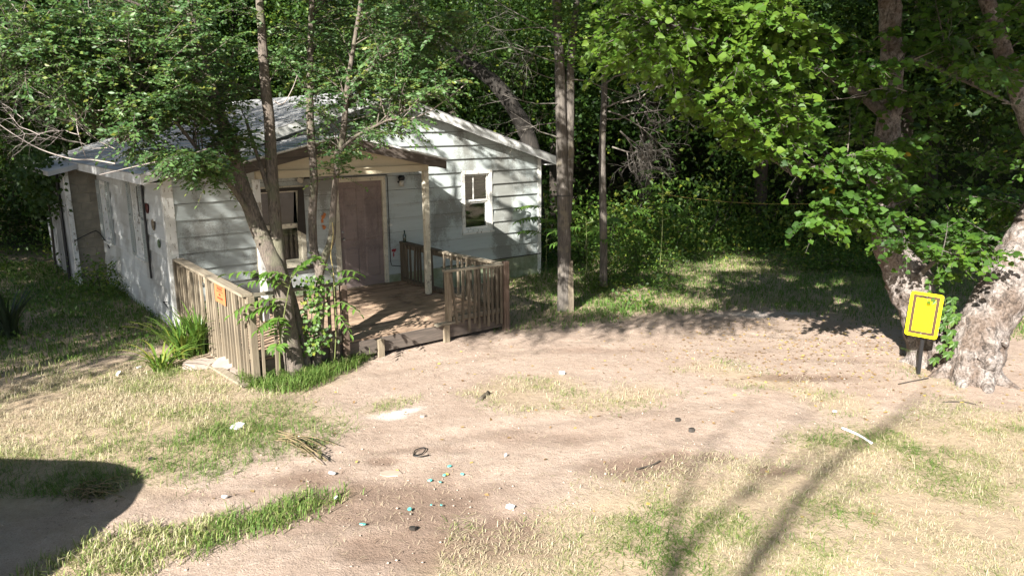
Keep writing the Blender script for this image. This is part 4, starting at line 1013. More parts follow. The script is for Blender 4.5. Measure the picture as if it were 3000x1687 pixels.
for (cx, cy, cY, r0, n_) in ((2440, 965, 9.75, .33, 7), (2345, 930, 10.3, .26, 5)):      # roots running out into the dirt
    c0 = at(cx, cy, cY); c0[2] = 0
    for k in range(n_):
        a = 2 * math.pi * (k + rng.random() * .6) / n_; d = np.array([math.cos(a), math.sin(a), 0]); ln = rng.uniform(.15, .38); b = a + rng.normal(0, .4); d2 = np.array([math.cos(b), math.sin(b), 0])
        pts = [c0 + d * r0 * .55 + [0, 0, .26], c0 + d * r0 * .95 + [0, 0, .07], c0 + d * (r0 + .04) + d2 * ln * .45 + [0, 0, -.02], c0 + d * (r0 + .04) + d2 * ln + [0, 0, -.08]]
        stem(OAK, [np.array(p) - OO for p in pts], [.13, .10, .065, .03], MAT['pale_bark'], 'root', 10, .3, 5)
olv = Leaves(); otw = []
T = []  # tint ranges paint the crown lit at upper left, shaded lower and right
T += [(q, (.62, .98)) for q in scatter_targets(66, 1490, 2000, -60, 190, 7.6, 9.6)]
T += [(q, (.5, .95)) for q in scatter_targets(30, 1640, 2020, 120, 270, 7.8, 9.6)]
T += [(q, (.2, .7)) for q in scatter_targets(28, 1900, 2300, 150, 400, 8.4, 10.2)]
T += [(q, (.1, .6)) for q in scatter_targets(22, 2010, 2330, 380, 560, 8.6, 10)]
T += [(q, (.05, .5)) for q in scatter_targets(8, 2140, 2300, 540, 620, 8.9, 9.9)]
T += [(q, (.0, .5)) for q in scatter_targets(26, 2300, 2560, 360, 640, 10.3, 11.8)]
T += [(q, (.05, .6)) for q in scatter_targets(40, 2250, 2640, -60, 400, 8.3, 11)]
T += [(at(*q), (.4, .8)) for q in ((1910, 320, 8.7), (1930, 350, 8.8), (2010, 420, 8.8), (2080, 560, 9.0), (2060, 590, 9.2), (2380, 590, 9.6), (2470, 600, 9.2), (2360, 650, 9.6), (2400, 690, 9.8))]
for q, tn in T:
    p0 = nearest_below(q, so); Ld = np.linalg.norm(q - p0)
    if Ld > 1.7: p0 = q + (p0 - q) / Ld * 1.7; Ld = 1.7
    if Ld < .4: q = p0 + np.array([rng.normal(0, .3), -.45, .1]); Ld = .55
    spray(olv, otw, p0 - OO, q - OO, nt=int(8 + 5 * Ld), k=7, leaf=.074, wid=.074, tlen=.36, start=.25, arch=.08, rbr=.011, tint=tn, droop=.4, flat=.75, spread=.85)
for _ in range(330):
    v = nrm(rng.normal(0, 1, 3)) * rng.uniform(.35, 1) ** .5
    q = np.array([5.8, 9.6, 8.8]) + v * np.array([5.2, 3.6, 3.9])
    if q[2] < 5.2 + .155 * max(0, q[1] - 10): continue
    p0 = np.array([5.8, 10, q[2] - 1.2]) * .3 + q * .7
    spray(olv, None, p0 - OO, q - OO, nt=8, k=6, leaf=.15, wid=.15, tlen=.6, start=.2, tint=(.3, .8))
for ii in range(420):  # unseen leaf masses added to shade the wood, trunk and lower leaves
    v = nrm(rng.normal(0, 1, 3)) * rng.uniform(.2, 1) ** .5; q = np.array([2.8, 9.6, 8.2]) + v * np.array([3.0, 2.8, 3.0])
    if ii > 320: q = np.array([4.2, 5.8, 6.7]) + v * np.array([2.6, 2., 1.3])
    P = falls(q, 0)[0]
    if q[2] < 5.1 + .155 * max(0, q[1] - 9) or P[1] < 13.6 or (16.8 < P[1] < 21.5 and 1. < P[0] < 6.8 and rng.random() < .95): continue
    spray(olv, None, q * .75 + np.array([5.6, 10.2, 7.]) * .25 - OO, q - OO, nt=8, k=6, leaf=.15, wid=.15, tlen=.6, start=.2, tint=(.3, .8))
# the 300 leaves that show largest are parts of their own, the rest one mass
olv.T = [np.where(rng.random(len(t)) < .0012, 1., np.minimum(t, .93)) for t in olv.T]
P, D, Sd, Nn, Ln, Wd, Tn = olv.arrays()
px = to_px(P + OO); vis = (px[:, 0] > 0) & (px[:, 0] < 2576) & (px[:, 1] > 0) & (px[:, 1] < 1449)
size = np.where(vis, Ln / px[:, 2], 0); big = np.argsort(-size)[:300]
keep = np.ones(len(P), bool); keep[big] = False
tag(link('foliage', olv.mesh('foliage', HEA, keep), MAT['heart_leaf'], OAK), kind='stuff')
tv, tf = HEA; proto = []
for t in (.35, .55, .75, .9, 1.):
    me = np_mesh('leaf', tv, tf, np.full(len(tv), t)); me.materials.append(MAT['heart_leaf']); proto.append(me)
for i in big:
    me = proto[int(np.argmin(np.abs(np.array([.35, .55, .75, .9, 1.]) - Tn[i])))]
    o = link('leaf', me, None, OAK)
    a, b, c = D[i] * Ln[i], Sd[i] * Wd[i], Nn[i] * Ln[i]
    o.matrix_basis = Matrix(((a[0], b[0], c[0], P[i][0]), (a[1], b[1], c[1], P[i][1]), (a[2], b[2], c[2], P[i][2]), (0, 0, 0, 1)))
tag(link('branch', twig_mesh('branch', otw, 4), MAT['grey_bark'], OAK), kind='stuff')
tw = []
for x, y, Y, dx, dy in ((2280, 230, 9.6, -1, .5), (2300, 150, 9.4, 1, .2), (2180, 240, 9.3, -1, -.1), (2520, 260, 9.2, 1, .1), (2220, 470, 9.8, -.8, .3), (1830, 100, 8.5, -1, .1), (1760, 60, 8.3, -1, -.4)):
    bare_branch(tw, at(x, y, Y) - OO, (dx, -.2, dy), .9, .009, 1, .6, 5, .0)
tag(link('bare_twig', twig_mesh('bare_twig', tw, 4), MAT['dead_twig'], OAK), kind='stuff')

# --- twin-stemmed trunk right of the house
TWN = empty('twin_trunk_tree', gp(1418, 778), 0, 'straight dark trunk splitting into two stems beside the right corner of the house', 'tree')
TO = np.array(TWN.location)
def twin(pts, rad, Y=13.75, n=14, **k): return stem(TWN, [np.array(p) - TO for p in path(pts, Y)], rad, MAT['grey_bark'], n=n, **k)[1]
twin([(1420, 800), (1419, 740), (1420, 640), (1418, 540), (1414, 420), (1411, 300), (1408, 170), (1402, 40), (1398, -80), (1390, -400)], [.15, .128, .122, .12, .10, .095, .088, .08, .075, .04], flare=.3)
twin([(1426, 560), (1430, 470), (1432, 380), (1434, 270), (1436, 160), (1446, 40), (1460, -80), (1480, -400)], [.09, .088, .086, .078, .07, .06, .05, .03], Y=13.82, n=12)
m = MB(); m.bar(np.array(at(1437, 790, 13.6)) - TO, np.array(at(1434, 655, 13.7)) - TO, .10, .05, (0, 1, 0)); m.build('nailed_board', MAT['rail_dark'], TWN)
m = MB(); m.tube([Vector(at(1419, 492, 13.75) - TO) + Vector((.135 * math.cos(a), .135 * math.sin(a), 0)) for a in np.linspace(0, 2 * math.pi, 15)], [.006] * 15, 5); m.build('tie_wire', MAT['iron'], TWN)
lv = Leaves(); tw = []
for _ in range(80):
    v = nrm(rng.normal(0, 1, 3)) * rng.uniform(.3, 1) ** .5; q = np.array([1.0, 13.8, 9.6]) + v * np.array([3.6, 3.2, 3.4])
    if q[2] < 5.7: continue
    spray(lv, None, (np.array([1, 13.8, q[2] - 1]) * .35 + q * .65) - TO, q - TO, nt=9, k=7, leaf=.13, wid=.08, tlen=.6, start=.2)
for q in scatter_targets(34, 1330, 1560, -60, 130, 12.8, 14.4):
    p0 = np.array([1.02, 13.8, q[2] - .5]); p0 = q + (p0 - q) * min(1, 1.3 / np.linalg.norm(p0 - q))
    spray(lv, None, p0 - TO, q - TO, nt=8, k=8, leaf=.085, wid=.05, tlen=.4, start=.2, tint=(.4, .95))
tag(link('foliage', lv.mesh('foliage', DIA), MAT['shrub_leaf'], TWN), kind='stuff')
tw = []
for x, y, dx, dy in ((1405, 120, -1, -.1), (1410, 200, -1, .2), (1408, 90, -1, .4), (1415, 300, -1, -.3), (1412, 160, -1, .1), (1440, 150, 1, .3), (1438, 200, 1, .1), (1414, 350, -1, .1), (1436, 100, 1, .5), (1404, 60, -1, .2), (1416, 260, -.7, -.1)):
    bare_branch(tw, at(x, y, 13.7) - TO, (dx, rng.uniform(-.6, .2), dy), rng.uniform(.9, 1.7), .014, 2, .6, 5, .0)
o = link('bare_twig', twig_mesh('bare_twig', tw, 3), MAT['dead_twig'], TWN); tag(o, kind='stuff')

# --- dead snag behind it
DED = empty('dead_tree', gp(1520, 690), 0, 'thin pale dead tree with crooked bare branches right of the twin trunk', 'tree')
DO = np.array(DED.location); Yd = 15.2
stem(DED, [np.array(p) - DO for p in path([(1518, 720), (1518, 600), (1516, 480), (1515, 360), (1520, 250), (1521, 170), (1524, 100)], Yd)], [.085, .08, .075, .07, .065, .058, .045], MAT['grey_bark'], n=10)
tw = []
for x, y, dx, dy, ln in ((1525, 270, 1, .2, 1.6), (1530, 280, 1, -.3, 1.5), (1526, 300, 1, -.7, 1.5), (1560, 260, 1, -.4, 1.2), (1560, 330, .9, -.7, 1.0), (1600, 300, .6, -.9, 1.0), (1525, 210, .8, .7, 1.2), (1570, 340, .7, -.5, .9), (1540, 370, .8, -.6, .9), (1610, 340, .3, -1, .8)):
    bare_branch(tw, at(x, y, Yd - .2) - DO, (dx, rng.uniform(-.6, .1), dy), ln, .021, 2, .75, 6, -.08)
tag(link('bare_branch', twig_mesh('bare_branch', tw, 4), MAT['dead_twig'], DED), kind='stuff')

# ================================================================== THE WOOD BEHIND
def crown_mesh(name, rx, ry, rz_, n_clump, per, leaf, seed, hollow=.45, tint=(.1, .85)):
    r = np.random.default_rng(seed); lv = Leaves()
    for _ in range(n_clump):
        v = nrm(r.normal(0, 1, 3)) * (hollow + (1 - hollow) * r.random() ** .6); c = v * np.array([rx, ry, rz_]) * r.uniform(.8, 1.12)
        k = int(per * r.uniform(.5, 1.5)); sp_ = r.uniform(.25, .55)
        nn = nrm(np.array([v[0] * .6, v[1] * .6, .9]) + r.normal(0, .3, 3))
        q = r.normal(0, 1, (k, 3)) * sp_; q -= nn * (q @ nn)[:, None] * .7; q[:, 2] -= (q[:, 0] ** 2 + q[:, 1] ** 2) * .35
        ln = leaf * r.uniform(.6, 1.3, k)
        lv.add(c + q, nrm(r.normal(0, 1, (k, 3)) + [0, 0, -.3]), nn + r.normal(0, .55, (k, 3)), ln, ln * .58, np.clip(r.uniform(*tint) + r.normal(0, .12, k), 0, 1))
    return lv.mesh(name, DIA)
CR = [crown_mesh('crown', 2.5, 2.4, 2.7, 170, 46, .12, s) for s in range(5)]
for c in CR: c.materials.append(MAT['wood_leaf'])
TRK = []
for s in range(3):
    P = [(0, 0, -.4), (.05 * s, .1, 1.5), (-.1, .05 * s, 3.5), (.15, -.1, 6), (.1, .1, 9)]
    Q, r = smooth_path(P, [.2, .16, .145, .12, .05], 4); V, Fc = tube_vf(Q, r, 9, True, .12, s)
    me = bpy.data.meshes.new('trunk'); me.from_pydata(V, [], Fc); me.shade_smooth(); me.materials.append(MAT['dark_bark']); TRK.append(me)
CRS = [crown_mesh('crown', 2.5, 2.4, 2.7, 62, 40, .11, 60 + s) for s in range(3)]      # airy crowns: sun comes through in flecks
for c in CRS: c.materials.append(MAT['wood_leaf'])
def wood_tree(x, y, base, h, sc, label, group, i, lean=0., airy=False):
    z = float(gheight(np.array([x]), np.array([y]))[0])
    t = empty('wood_tree', (x, y, z), rng.uniform(0, 6.28), label, 'tree', group)
    o = link('trunk', TRK[i % 3], None, t); o.scale = (sc, sc, h / 9); o.rotation_euler = (0, lean, 0)
    n_ = max(1, int(round((h - base) / 3.2)))
    for k in range(n_):
        c = link('crown', CRS[(i + k) % 3] if airy else CR[(i + k) % 5], None, t)
        sz = sc * rng.uniform(.85, 1.1); zl = base + 2.7 * sz
        c.location = (rng.normal(0, .5) + lean * base, rng.normal(0, .4), zl + max(0, h - 2.7 * sz - zl) * k / max(1, n_ - 1))
        c.rotation_euler = (rng.normal(0, .12), rng.normal(0, .12), rng.uniform(0, 6.28)); c.scale = (sc * rng.uniform(.9, 1.25),) * 2 + (sz,)
    return t
i = 0
WOODS = 'leafy trees of the dark wood behind the house'
WL = 'leafy dark trunked tree standing in the shady wood behind the house and yard'
spots = []
def ok(x, y, dmin):
    u = (x - HC[0]) * HU[0] + (y - HC[1]) * HU[1]; n_ = (x - HC[0]) * HN[0] + (y - HC[1]) * HN[1]
    if -3 < u < W + 1.6 and -4 < n_ < 10.6: return False
    return all(math.hypot(x - a, y - b) > dmin for a, b in spots)
for x, y in ((-15.5, 20.5), (-13, 25), (-17, 14.5), (-9.5, 26.5), (-5.5, 27), (-2, 27.5), (1.5, 25), (4.2, 23.6), (7.5, 22.2), (10.5, 20.6), (13.2, 18.8), (15.5, 16), (17, 12.5), (5.8, 27), (9.6, 25.5), (13, 24), (2.4, 29.5), (-20, 19), (16.5, 21)):
    spots.append((x, y))
g = 0
while len(spots) < 52 and g < 3000:
    g += 1; y = rng.uniform(25, 46); x = rng.uniform(-.8 * y, .8 * y)
    if ok(x, y, 3.1): spots.append((x, y))
OWN = ['leafy tree behind the plank-clad rear wing near the left picture edge', 'leafy tree deeper in the wood beyond the rear wing', 'leafy tree at the far left beyond the side lawn',
       'leafy tree rising behind the left end of the roof ridge', 'leafy tree rising behind the middle of the roof', 'leafy tree rising behind the roof peak',
       'leafy tree behind the leaning dark trunk above the right roof slope', 'leafy tree behind the thin dead tree', 'dark trunked tree behind the yellow rope, left of the old tree',
       'dark trunked tree just left of the old tree, behind its boughs', 'leafy tree hidden behind the forked old tree', 'leafy tree behind the right-hand trunk of the old tree', 'leafy tree at the right picture edge behind the old tree']
for i, (x, y) in enumerate(spots):
    base = rng.uniform(1.6, 3.2) if y < 30 else rng.uniform(.2, 1.8)
    wood_tree(x, y, base, rng.uniform(10.5, 15), rng.uniform(.95, 1.35), OWN[i] if i < len(OWN) else WL, WOODS, i, rng.normal(0, .04))
# leaning trunk above the right slope of the roof, its shade put into near-black bark
LN = empty('leaning_tree', (.9, 21.5, 0), 0, 'dark trunk leaning left above the right slope of the house roof', 'tree'); LO = np.array(LN.location)
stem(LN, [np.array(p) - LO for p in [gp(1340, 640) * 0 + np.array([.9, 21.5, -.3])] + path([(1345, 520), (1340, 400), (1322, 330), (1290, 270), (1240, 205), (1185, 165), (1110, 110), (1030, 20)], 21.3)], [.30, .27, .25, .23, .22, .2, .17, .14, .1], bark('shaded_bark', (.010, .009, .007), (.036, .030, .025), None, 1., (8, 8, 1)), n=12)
c = link('crown', CR[2], None, LN); c.location = (-3.4, -.4, 7.2); c.scale = (1.2, 1.2, 1)

# unseen trees outside the frame, some added and shaped for their shade: their shadows fall into the picture
for (x, y, base, h, sc, lab) in ((-15.0, 7.4, 3.6, 11, 1.15, 'broad leafy tree left of the yard, beyond the picture edge'),
                             (-14.8, 3.8, 3.8, 12, 1.2, 'tall leafy tree left of the viewpoint, beyond the picture edge'),
                             (-10.9, 2.4, 6.8, 12.5, .85, 'leafy tree on a bare stem added out of view on the left to shade the front wall'),
                             (-17.0, -1.0, 7.5, 18, 1.7, 'tallest leafy tree behind the viewpoint on the left'),
                             (-13.4, 4.2, 3.0, 6.6, .85, 'small round tree added out of view to shade the side lawn'),
                             (-11.9, 3.2, 3.2, 6.6, .80, 'smaller round tree added beyond the left picture edge to shade the side lawn'),
                             (-18.5, 10.5, 2.2, 12, 1.4, 'leafy tree at the far left of the side lawn, beyond the picture edge')):
    i += 1; wood_tree(x, y, base, h, sc, lab, None, i, airy=x in (-15.0, -14.8))

# far mass of the wood, beyond the countable trees
lv = Leaves(); k = 52000
a = rng.uniform(-1.15, 1.15, k); rr = rng.uniform(38, 52, k); Pf = np.stack([rr * np.sin(a), rr * np.cos(a), np.zeros(k)], 1); Pf[:, 2] = gheight(Pf[:, 0], Pf[:, 1]) + rng.uniform(0, 15, k)
ln = rng.uniform(.25, .55, k); lv.add(Pf, rng.normal(0, 1, (k, 3)), rng.normal(0, .6, (k, 3)) + [0, -.6, .5], ln, ln * .7, rng.uniform(0, .8, k))
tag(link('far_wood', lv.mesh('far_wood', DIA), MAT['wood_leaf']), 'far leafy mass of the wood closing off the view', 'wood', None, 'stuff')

# shrubs at the wood's edge
SH = [crown_mesh('foliage', .75, .7, .6, 60, 26, .085, 20 + s, .3, (.2, 1.)) for s in range(4)]
for c in SH: c.materials.append(MAT['shrub_leaf'])
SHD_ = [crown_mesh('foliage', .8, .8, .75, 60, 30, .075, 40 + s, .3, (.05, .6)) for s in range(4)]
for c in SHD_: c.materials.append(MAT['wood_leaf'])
def shrub(x, y, s, label, group=None, z=.35, sx=1., cat='shrub', me=None, name='shrub'):
    t = empty(name, (x, y, float(gheight(np.array([x]), np.array([y]))[0])), rng.uniform(0, 6.28), label, cat, group)
    o = link('foliage', me or SH[int(rng.integers(4))], None, t); o.location = (0, 0, z * s); o.scale = (s * sx, s * sx, s)
    m = MB()
    for k in range(4):
        a = rng.uniform(0, 6.28); m.tube([(0, 0, -.05), (.2 * s * math.cos(a), .2 * s * math.sin(a), .35 * s), (.5 * s * math.cos(a), .5 * s * math.sin(a), .75 * s)], [.014 * s, .01 * s, .005 * s], 5)
    m.build('stem', MAT['dark_bark'], t); return t
SG_ = 'leafy shrubs along the edge of the wood'
OWN2 = ['low shrub at the lawn edge just right of the dead tree', 'rounded shrub behind the lawn, second from the dead tree', 'shrub below the left end of the yellow rope',
        'shrub below the middle of the yellow rope', 'tall shrub directly behind the dead tree', 'big shrub rising behind the low shrub right of the dead tree', 'large shrub under the right half of the yellow rope',
        'dark shrub left of the old tree at the back of the lawn', 'dark shrub whose top meets the lowest boughs of the old tree', 'shrub seen between the two trunks of the old tree',
        'shrub behind the right-hand trunk of the old tree', 'leafy shrub between the twin trunk and the dead tree', 'shrub close to the right corner of the house, behind the twin trunk',
        'deeper shrub below the yellow rope, in the second row', 'shrub at the right picture edge behind the old tree', 'shrub beyond the right picture edge, nearest the viewer',
        'tallest shrub in the back row right of the dead tree', 'shrub left of the rear wing at the far end of the side lawn', 'shrub at the left picture edge beyond the dark spiky plant',
        'shrub beyond the left picture edge', 'tall shrub in the shade behind the rear wing', 'tall back-row shrub behind the right corner of the house']
for (x, y, s) in ((3.0, 17.8, .8), (4.0, 19.2, 1.2), (5.0, 20.3, 1.3), (6.2, 20.2, 1.0), (2.6, 20.0, 1.4), (3.4, 21.5, 1.6), (6.8, 21.2, 1.5), (8.0, 20.4, 1.3), (9.4, 19.6, 1.3), (10.6, 18.4, 1.3), (12.0, 17.4, 1.4), (1.9, 18.8, 1.0), (1.0, 19.9, 1.2), (5.6, 21.8, 1.8), (13.4, 15.6, 1.4), (14.2, 13.6, 1.4), (4.4, 22.6, 1.8), (-11.5, 19.5, 1.2), (-13, 17.5, 1.2), (-14.4, 16.2, 1.3), (-12, 22, 1.6), (1.2, 22.5, 1.7)):
    shrub(x + rng.normal(0, .15), y + rng.normal(0, .15), s, OWN2.pop(0), SG_)
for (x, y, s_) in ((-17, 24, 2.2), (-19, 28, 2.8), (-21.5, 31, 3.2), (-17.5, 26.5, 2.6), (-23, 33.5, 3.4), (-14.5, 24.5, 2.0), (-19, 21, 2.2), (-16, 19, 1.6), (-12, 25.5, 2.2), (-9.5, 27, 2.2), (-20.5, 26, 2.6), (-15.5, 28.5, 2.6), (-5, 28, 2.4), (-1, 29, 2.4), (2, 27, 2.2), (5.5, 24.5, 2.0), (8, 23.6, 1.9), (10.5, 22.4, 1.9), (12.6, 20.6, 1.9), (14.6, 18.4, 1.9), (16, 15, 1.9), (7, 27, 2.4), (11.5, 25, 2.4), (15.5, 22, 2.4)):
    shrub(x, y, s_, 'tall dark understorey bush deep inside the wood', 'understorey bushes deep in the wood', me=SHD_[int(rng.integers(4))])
shrub(2.2, 16.0, .7, 'bright low shrub standing between the twin trunk and the dead tree')
shrub(1.75, 15.3, .45, 'smallest leafy shrub just behind the twin trunk')
shrub(7.4, 17.6, .75, 'low nettle-like thicket at the lawn edge left of the old tree', None, .3, 1.5)
shrub(8.6, 17.0, .7, 'dark low thicket nearest the old tree at the lawn edge', None, .3, 1.5)
shrub(-8.6, 15.4, .75, 'leafy bush growing at the foot of the concrete block wing', None, .35, 1.1)
shrub(-8.0, 15.0, .35, 'tiny bush by the far end of the side wall')

# tree-of-heaven like fronds: used on saplings
LF = []
for t in (.2, .6, .95):
    me = np_mesh('leaflet', LAN[0] * np.array([1, 1, 1.]), LAN[1], np.full(7, t)); me.materials.append(MAT['frond_leaf']); LF.append(me)
def frond(parent, P0, P1, n_=8, leaf=.12, sag=.25, wd=.30):
    P0, P1 = np.array(P0, float), np.array(P1, float); Ld = np.linalg.norm(P1 - P0)
    mid = (P0 + P1) / 2 + np.array([0, 0, sag * Ld]); ts = np.linspace(0, 1, 8); c = bez(P0, mid, P1, ts)
    m = MB(); m.tube(c, list(np.linspace(.006, .002, 8)), 5); f = m.build('frond', MAT['stem'], parent)
    for i in range(n_ * 2 + 1):
        t = .2 + .8 * (i // 2) / n_; s = 1 if i % 2 else -1
        b = bez(P0, mid, P1, [min(t, 1)])[0]; tg = nrm(bez(P0, mid, P1, [min(t, .97) + .03])[0] - bez(P0, mid, P1, [min(t, .97)])[0])
        sd = nrm(np.cross(tg, [0, 0, 1.])); d = nrm(tg * .45 + sd * s * .9 + np.array([0, 0, -.35]) + rng.normal(0, .08, 3))
        if i == n_ * 2: d = tg
        nn = nrm(np.array([0, 0, 1.]) + tg * .2 + rng.normal(0, .12, 3)); s2 = nrm(np.cross(nn, d)); nn = np.cross(d, s2)
        L_ = leaf * rng.uniform(.85, 1.1) * (1 - .35 * max(0, t - .6)); o = link('leaflet', LF[int(rng.integers(3))], None, f)
        A, B, C = d * L_, s2 * L_ * wd, nn * L_
        o.matrix_basis = Matrix(((A[0], B[0], C[0], b[0]), (A[1], B[1], C[1], b[1]), (A[2], B[2], C[2], b[2]), (0, 0, 0, 1)))
    return f
SAP = empty('sapling', gp(705, 930), 0, 'young sapling with feathery bright green fronds leaning over the left front railing', 'sapling'); SO = np.array(SAP.location)
P = path([(705, 932), (704, 860), (715, 790), (728, 720), (735, 690)], 9.75)
stem(SAP, [np.array(p) - SO for p in P], [.014, .012, .010, .008, .006], MAT['stem'], 'stem', 6, 0)
for (a, b, Y1) in (((725, 755), (582, 792), 9.5), ((715, 770), (615, 800), 9.6), ((730, 720), (572, 690), 9.5), ((735, 700), (655, 690), 9.6), ((728, 725), (620, 712), 9.6), ((718, 800), (650, 830), 9.5), ((705, 860), (700, 800), 9.4), ((735, 700), (790, 650), 9.6), ((706, 870), (690, 880), 9.4)):
    frond(SAP, at(*a, 9.75) - SO, at(*b, Y1) - SO, 7, .165, .25, .34)
SA2 = empty('sapling', gp(840, 900), 0, 'thin sapling with drooping fronds beside the reddish railing post', 'sapling'); S2 = np.array(SA2.location)
stem(SA2, [np.array(p) - S2 for p in path([(842, 905), (845, 830), (842, 750), (838, 690)], 10.05)], [.010, .009, .008, .006], MAT['stem'], 'stem', 6, 0)
for (a, b) in (((842, 760), (905, 790)), ((840, 720), (890, 700)), ((838, 700), (790, 640)), ((840, 690), (905, 690)), ((843, 790), (880, 840))):
    frond(SA2, at(*a, 10.05) - S2, at(*b, 9.85) - S2, 4, .13, .25, .36)
for (x, y, hgt, lab) in ((1.55, 15.6, 1.5, 'slender sapling with dark feathery fronds behind the twin trunk'), (3.4, 17.0, 2.3, 'tallest feathery sapling at the wood edge right of the dead tree'), (.75, 16.6, 1.6, 'feathery sapling close to the right corner of the house'), (2.4, 16.9, 1.5, 'feathery sapling under the dead tree')):
    t = empty('sapling', (x, y, 0), 0, lab, 'sapling'); stem(t, [(0, 0, -.05), (.03, 0, hgt * .5), (.0, .03, hgt)], [.012, .009, .005], MAT['stem'], 'stem', 6, 0)
    for k in range(7):
        a = k * 2.4 + rng.random(); z = hgt * (.55 + .45 * k / 6); frond(t, (0, 0, z), (.75 * math.cos(a), .75 * math.sin(a), z - .05 + .1 * rng.random()), 8, .20, .22, .34)
# ivy on the right-hand stems
IV = empty('ivy', gp(800, 925), 0, 'yellowing ivy climbing the slimmer right-hand stem of the front tree', 'ivy'); I0 = np.array(IV.location); lv = Leaves()
for _ in range(330):
    y = rng.uniform(690, 890); x = 800 + (y < 760) * -8 + rng.normal(0, 21) - max(0, 800 - abs(y - 800)) * 0; q = at(x - (10 if y > 780 else 0), y, 10.02 + rng.normal(0, .07)) - I0
    lv.add(q[None], rng.normal(0, .5, (1, 3)) + [0, -.2, -.7], rng.normal(0, .3, (1, 3)) + [-.2, -1, .4], .06, .052, np.clip(rng.normal(.55, .25), 0, 1))
tag(link('foliage', lv.mesh('foliage', DIA), MAT['shrub_leaf'], IV), kind='stuff')
m = MB(); m.tube([np.array(at(x, y, 10.08)) - I0 for x, y in ((795, 930), (782, 850), (785, 780), (800, 700))], [.012, .01, .008, .005], 5); m.build('stem', MAT['dark_bark'], IV)
# creeper between the two old trunks
IV2 = empty('creeper', gp(2370, 930), 0, 'five-fingered green creeper between the yellow sign and the leaning old trunk', 'creeper'); I2 = np.array(IV2.location)
m = MB(); m.tube([np.array(at(x, y, 9.9)) - I2 for x, y in ((2375, 935), (2380, 880), (2385, 800), (2372, 730))], [.012, .01, .008, .005], 5); m.build('stem', MAT['stem'], IV2)
for x, y in ((2392, 770), (2378, 790), (2398, 800), (2370, 815), (2392, 830), (2382, 845), (2400, 860), (2368, 868), (2385, 885), (2395, 750), (2365, 775), (2405, 790), (2356, 750), (2350, 900)):
    c = at(x, y, 9.72 + rng.normal(0, .04)) - I2; m = MB()
    me = None; lv = Leaves()
    for k in range(5):
        a = R(-90 + (k - 2) * 38) + rng.normal(0, .1); lv.add(c[None], np.array([[math.cos(a), -.15, math.sin(a)]]), np.array([[-.2, -1, .35]]) + rng.normal(0, .12, (1, 3)), .125 * (1 - .12 * abs(k - 2)), .05, rng.uniform(.2, .7))
    link('leaf', lv.mesh('leaf', LAN), MAT['shrub_leaf'], IV2)

# strap-leaved plants
def strap_plant(name, loc, n_, h, wd, label, cat, mat, spread=.6, tint=(0, 1)):
    t = empty(name, loc, 0, label, cat); cache = []
    for k in range(n_):
        a = rng.uniform(0, 6.28); ln = h * rng.uniform(.6, 1.15); out = spread * rng.uniform(.3, 1.2) * ln; s = 7
        V = []; b = np.array([math.cos(a), math.sin(a), 0]); sd = np.array([-math.sin(a), math.cos(a), 0]); r0 = rng.uniform(0, .16)
        for j in range(s):
            u = j / (s - 1); c = b * (r0 + out * u ** 1.6) + np.array([0, 0, ln * (u - .42 * spread * u ** 3)]); ww = wd * (1 - u ** 2.5) * .5 + .001
            V += [c - sd * ww, c + np.array([0, 0, -.004]), c + sd * ww]
        Tt = []
        for j in range(s - 1):
            i0 = j * 3
            for e in (0, 1): Tt += [(i0 + e, i0 + e + 1, i0 + e + 4), (i0 + e, i0 + e + 4, i0 + e + 3)]
        link('leaf', np_mesh('leaf', np.array(V), np.array(Tt), np.full(len(V), rng.uniform(*tint))), mat, t)
    return t
strap_plant('day_lily', gp(505, 890), 95, .92, .034, 'clump of tall strap leaves nearest the left railing', 'plant', MAT['strap_leaf'], .55)
strap_plant('day_lily', gp(462, 900), 80, .80, .032, 'clump of bent strap leaves at the corner of the house', 'plant', MAT['strap_leaf'], .7)
strap_plant('day_lily', gp(405, 930), 55, .50, .030, 'low sprawling yellow-green strap leaves left of the clumps', 'plant', MAT['strap_leaf'], 1.1, (.4, 1))
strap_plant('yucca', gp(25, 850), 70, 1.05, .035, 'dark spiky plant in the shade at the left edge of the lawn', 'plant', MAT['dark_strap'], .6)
strap_plant('day_lily', gp(2330, 920), 22, .32, .012, 'small tuft of long grass at the foot of the yellow sign', 'plant', MAT['strap_leaf'], .7)

# ================================================================== VINE over the rear wing
lv = Leaves(); k = 1500; c = rng.normal(0, 1, (k, 3)) * [.22, .8, .38] + [-.2, 0, 2.25]; lv.add(c, rng.normal(0, .5, (k, 3)) + [0, 0, -.6], rng.normal(0, .4, (k, 3)) + [-.2, -.8, .5], .11, .09, rng.uniform(.1, .6, k))
VN = empty('vine', hw(-.65, 7.2, 0), YAW, 'dark leafy vine hanging over the eave of the plank-clad rear wing', 'vine'); tag(link('foliage', lv.mesh('foliage', DIA), MAT['wood_leaf'], VN), kind='stuff')
m = MB(); m.tube([(-.1, .3, 0), (-.08, .2, 1.2), (-.1, 0, 2.5)], [.03, .025, .015], 6); m.build('stem', MAT['dark_bark'], VN)

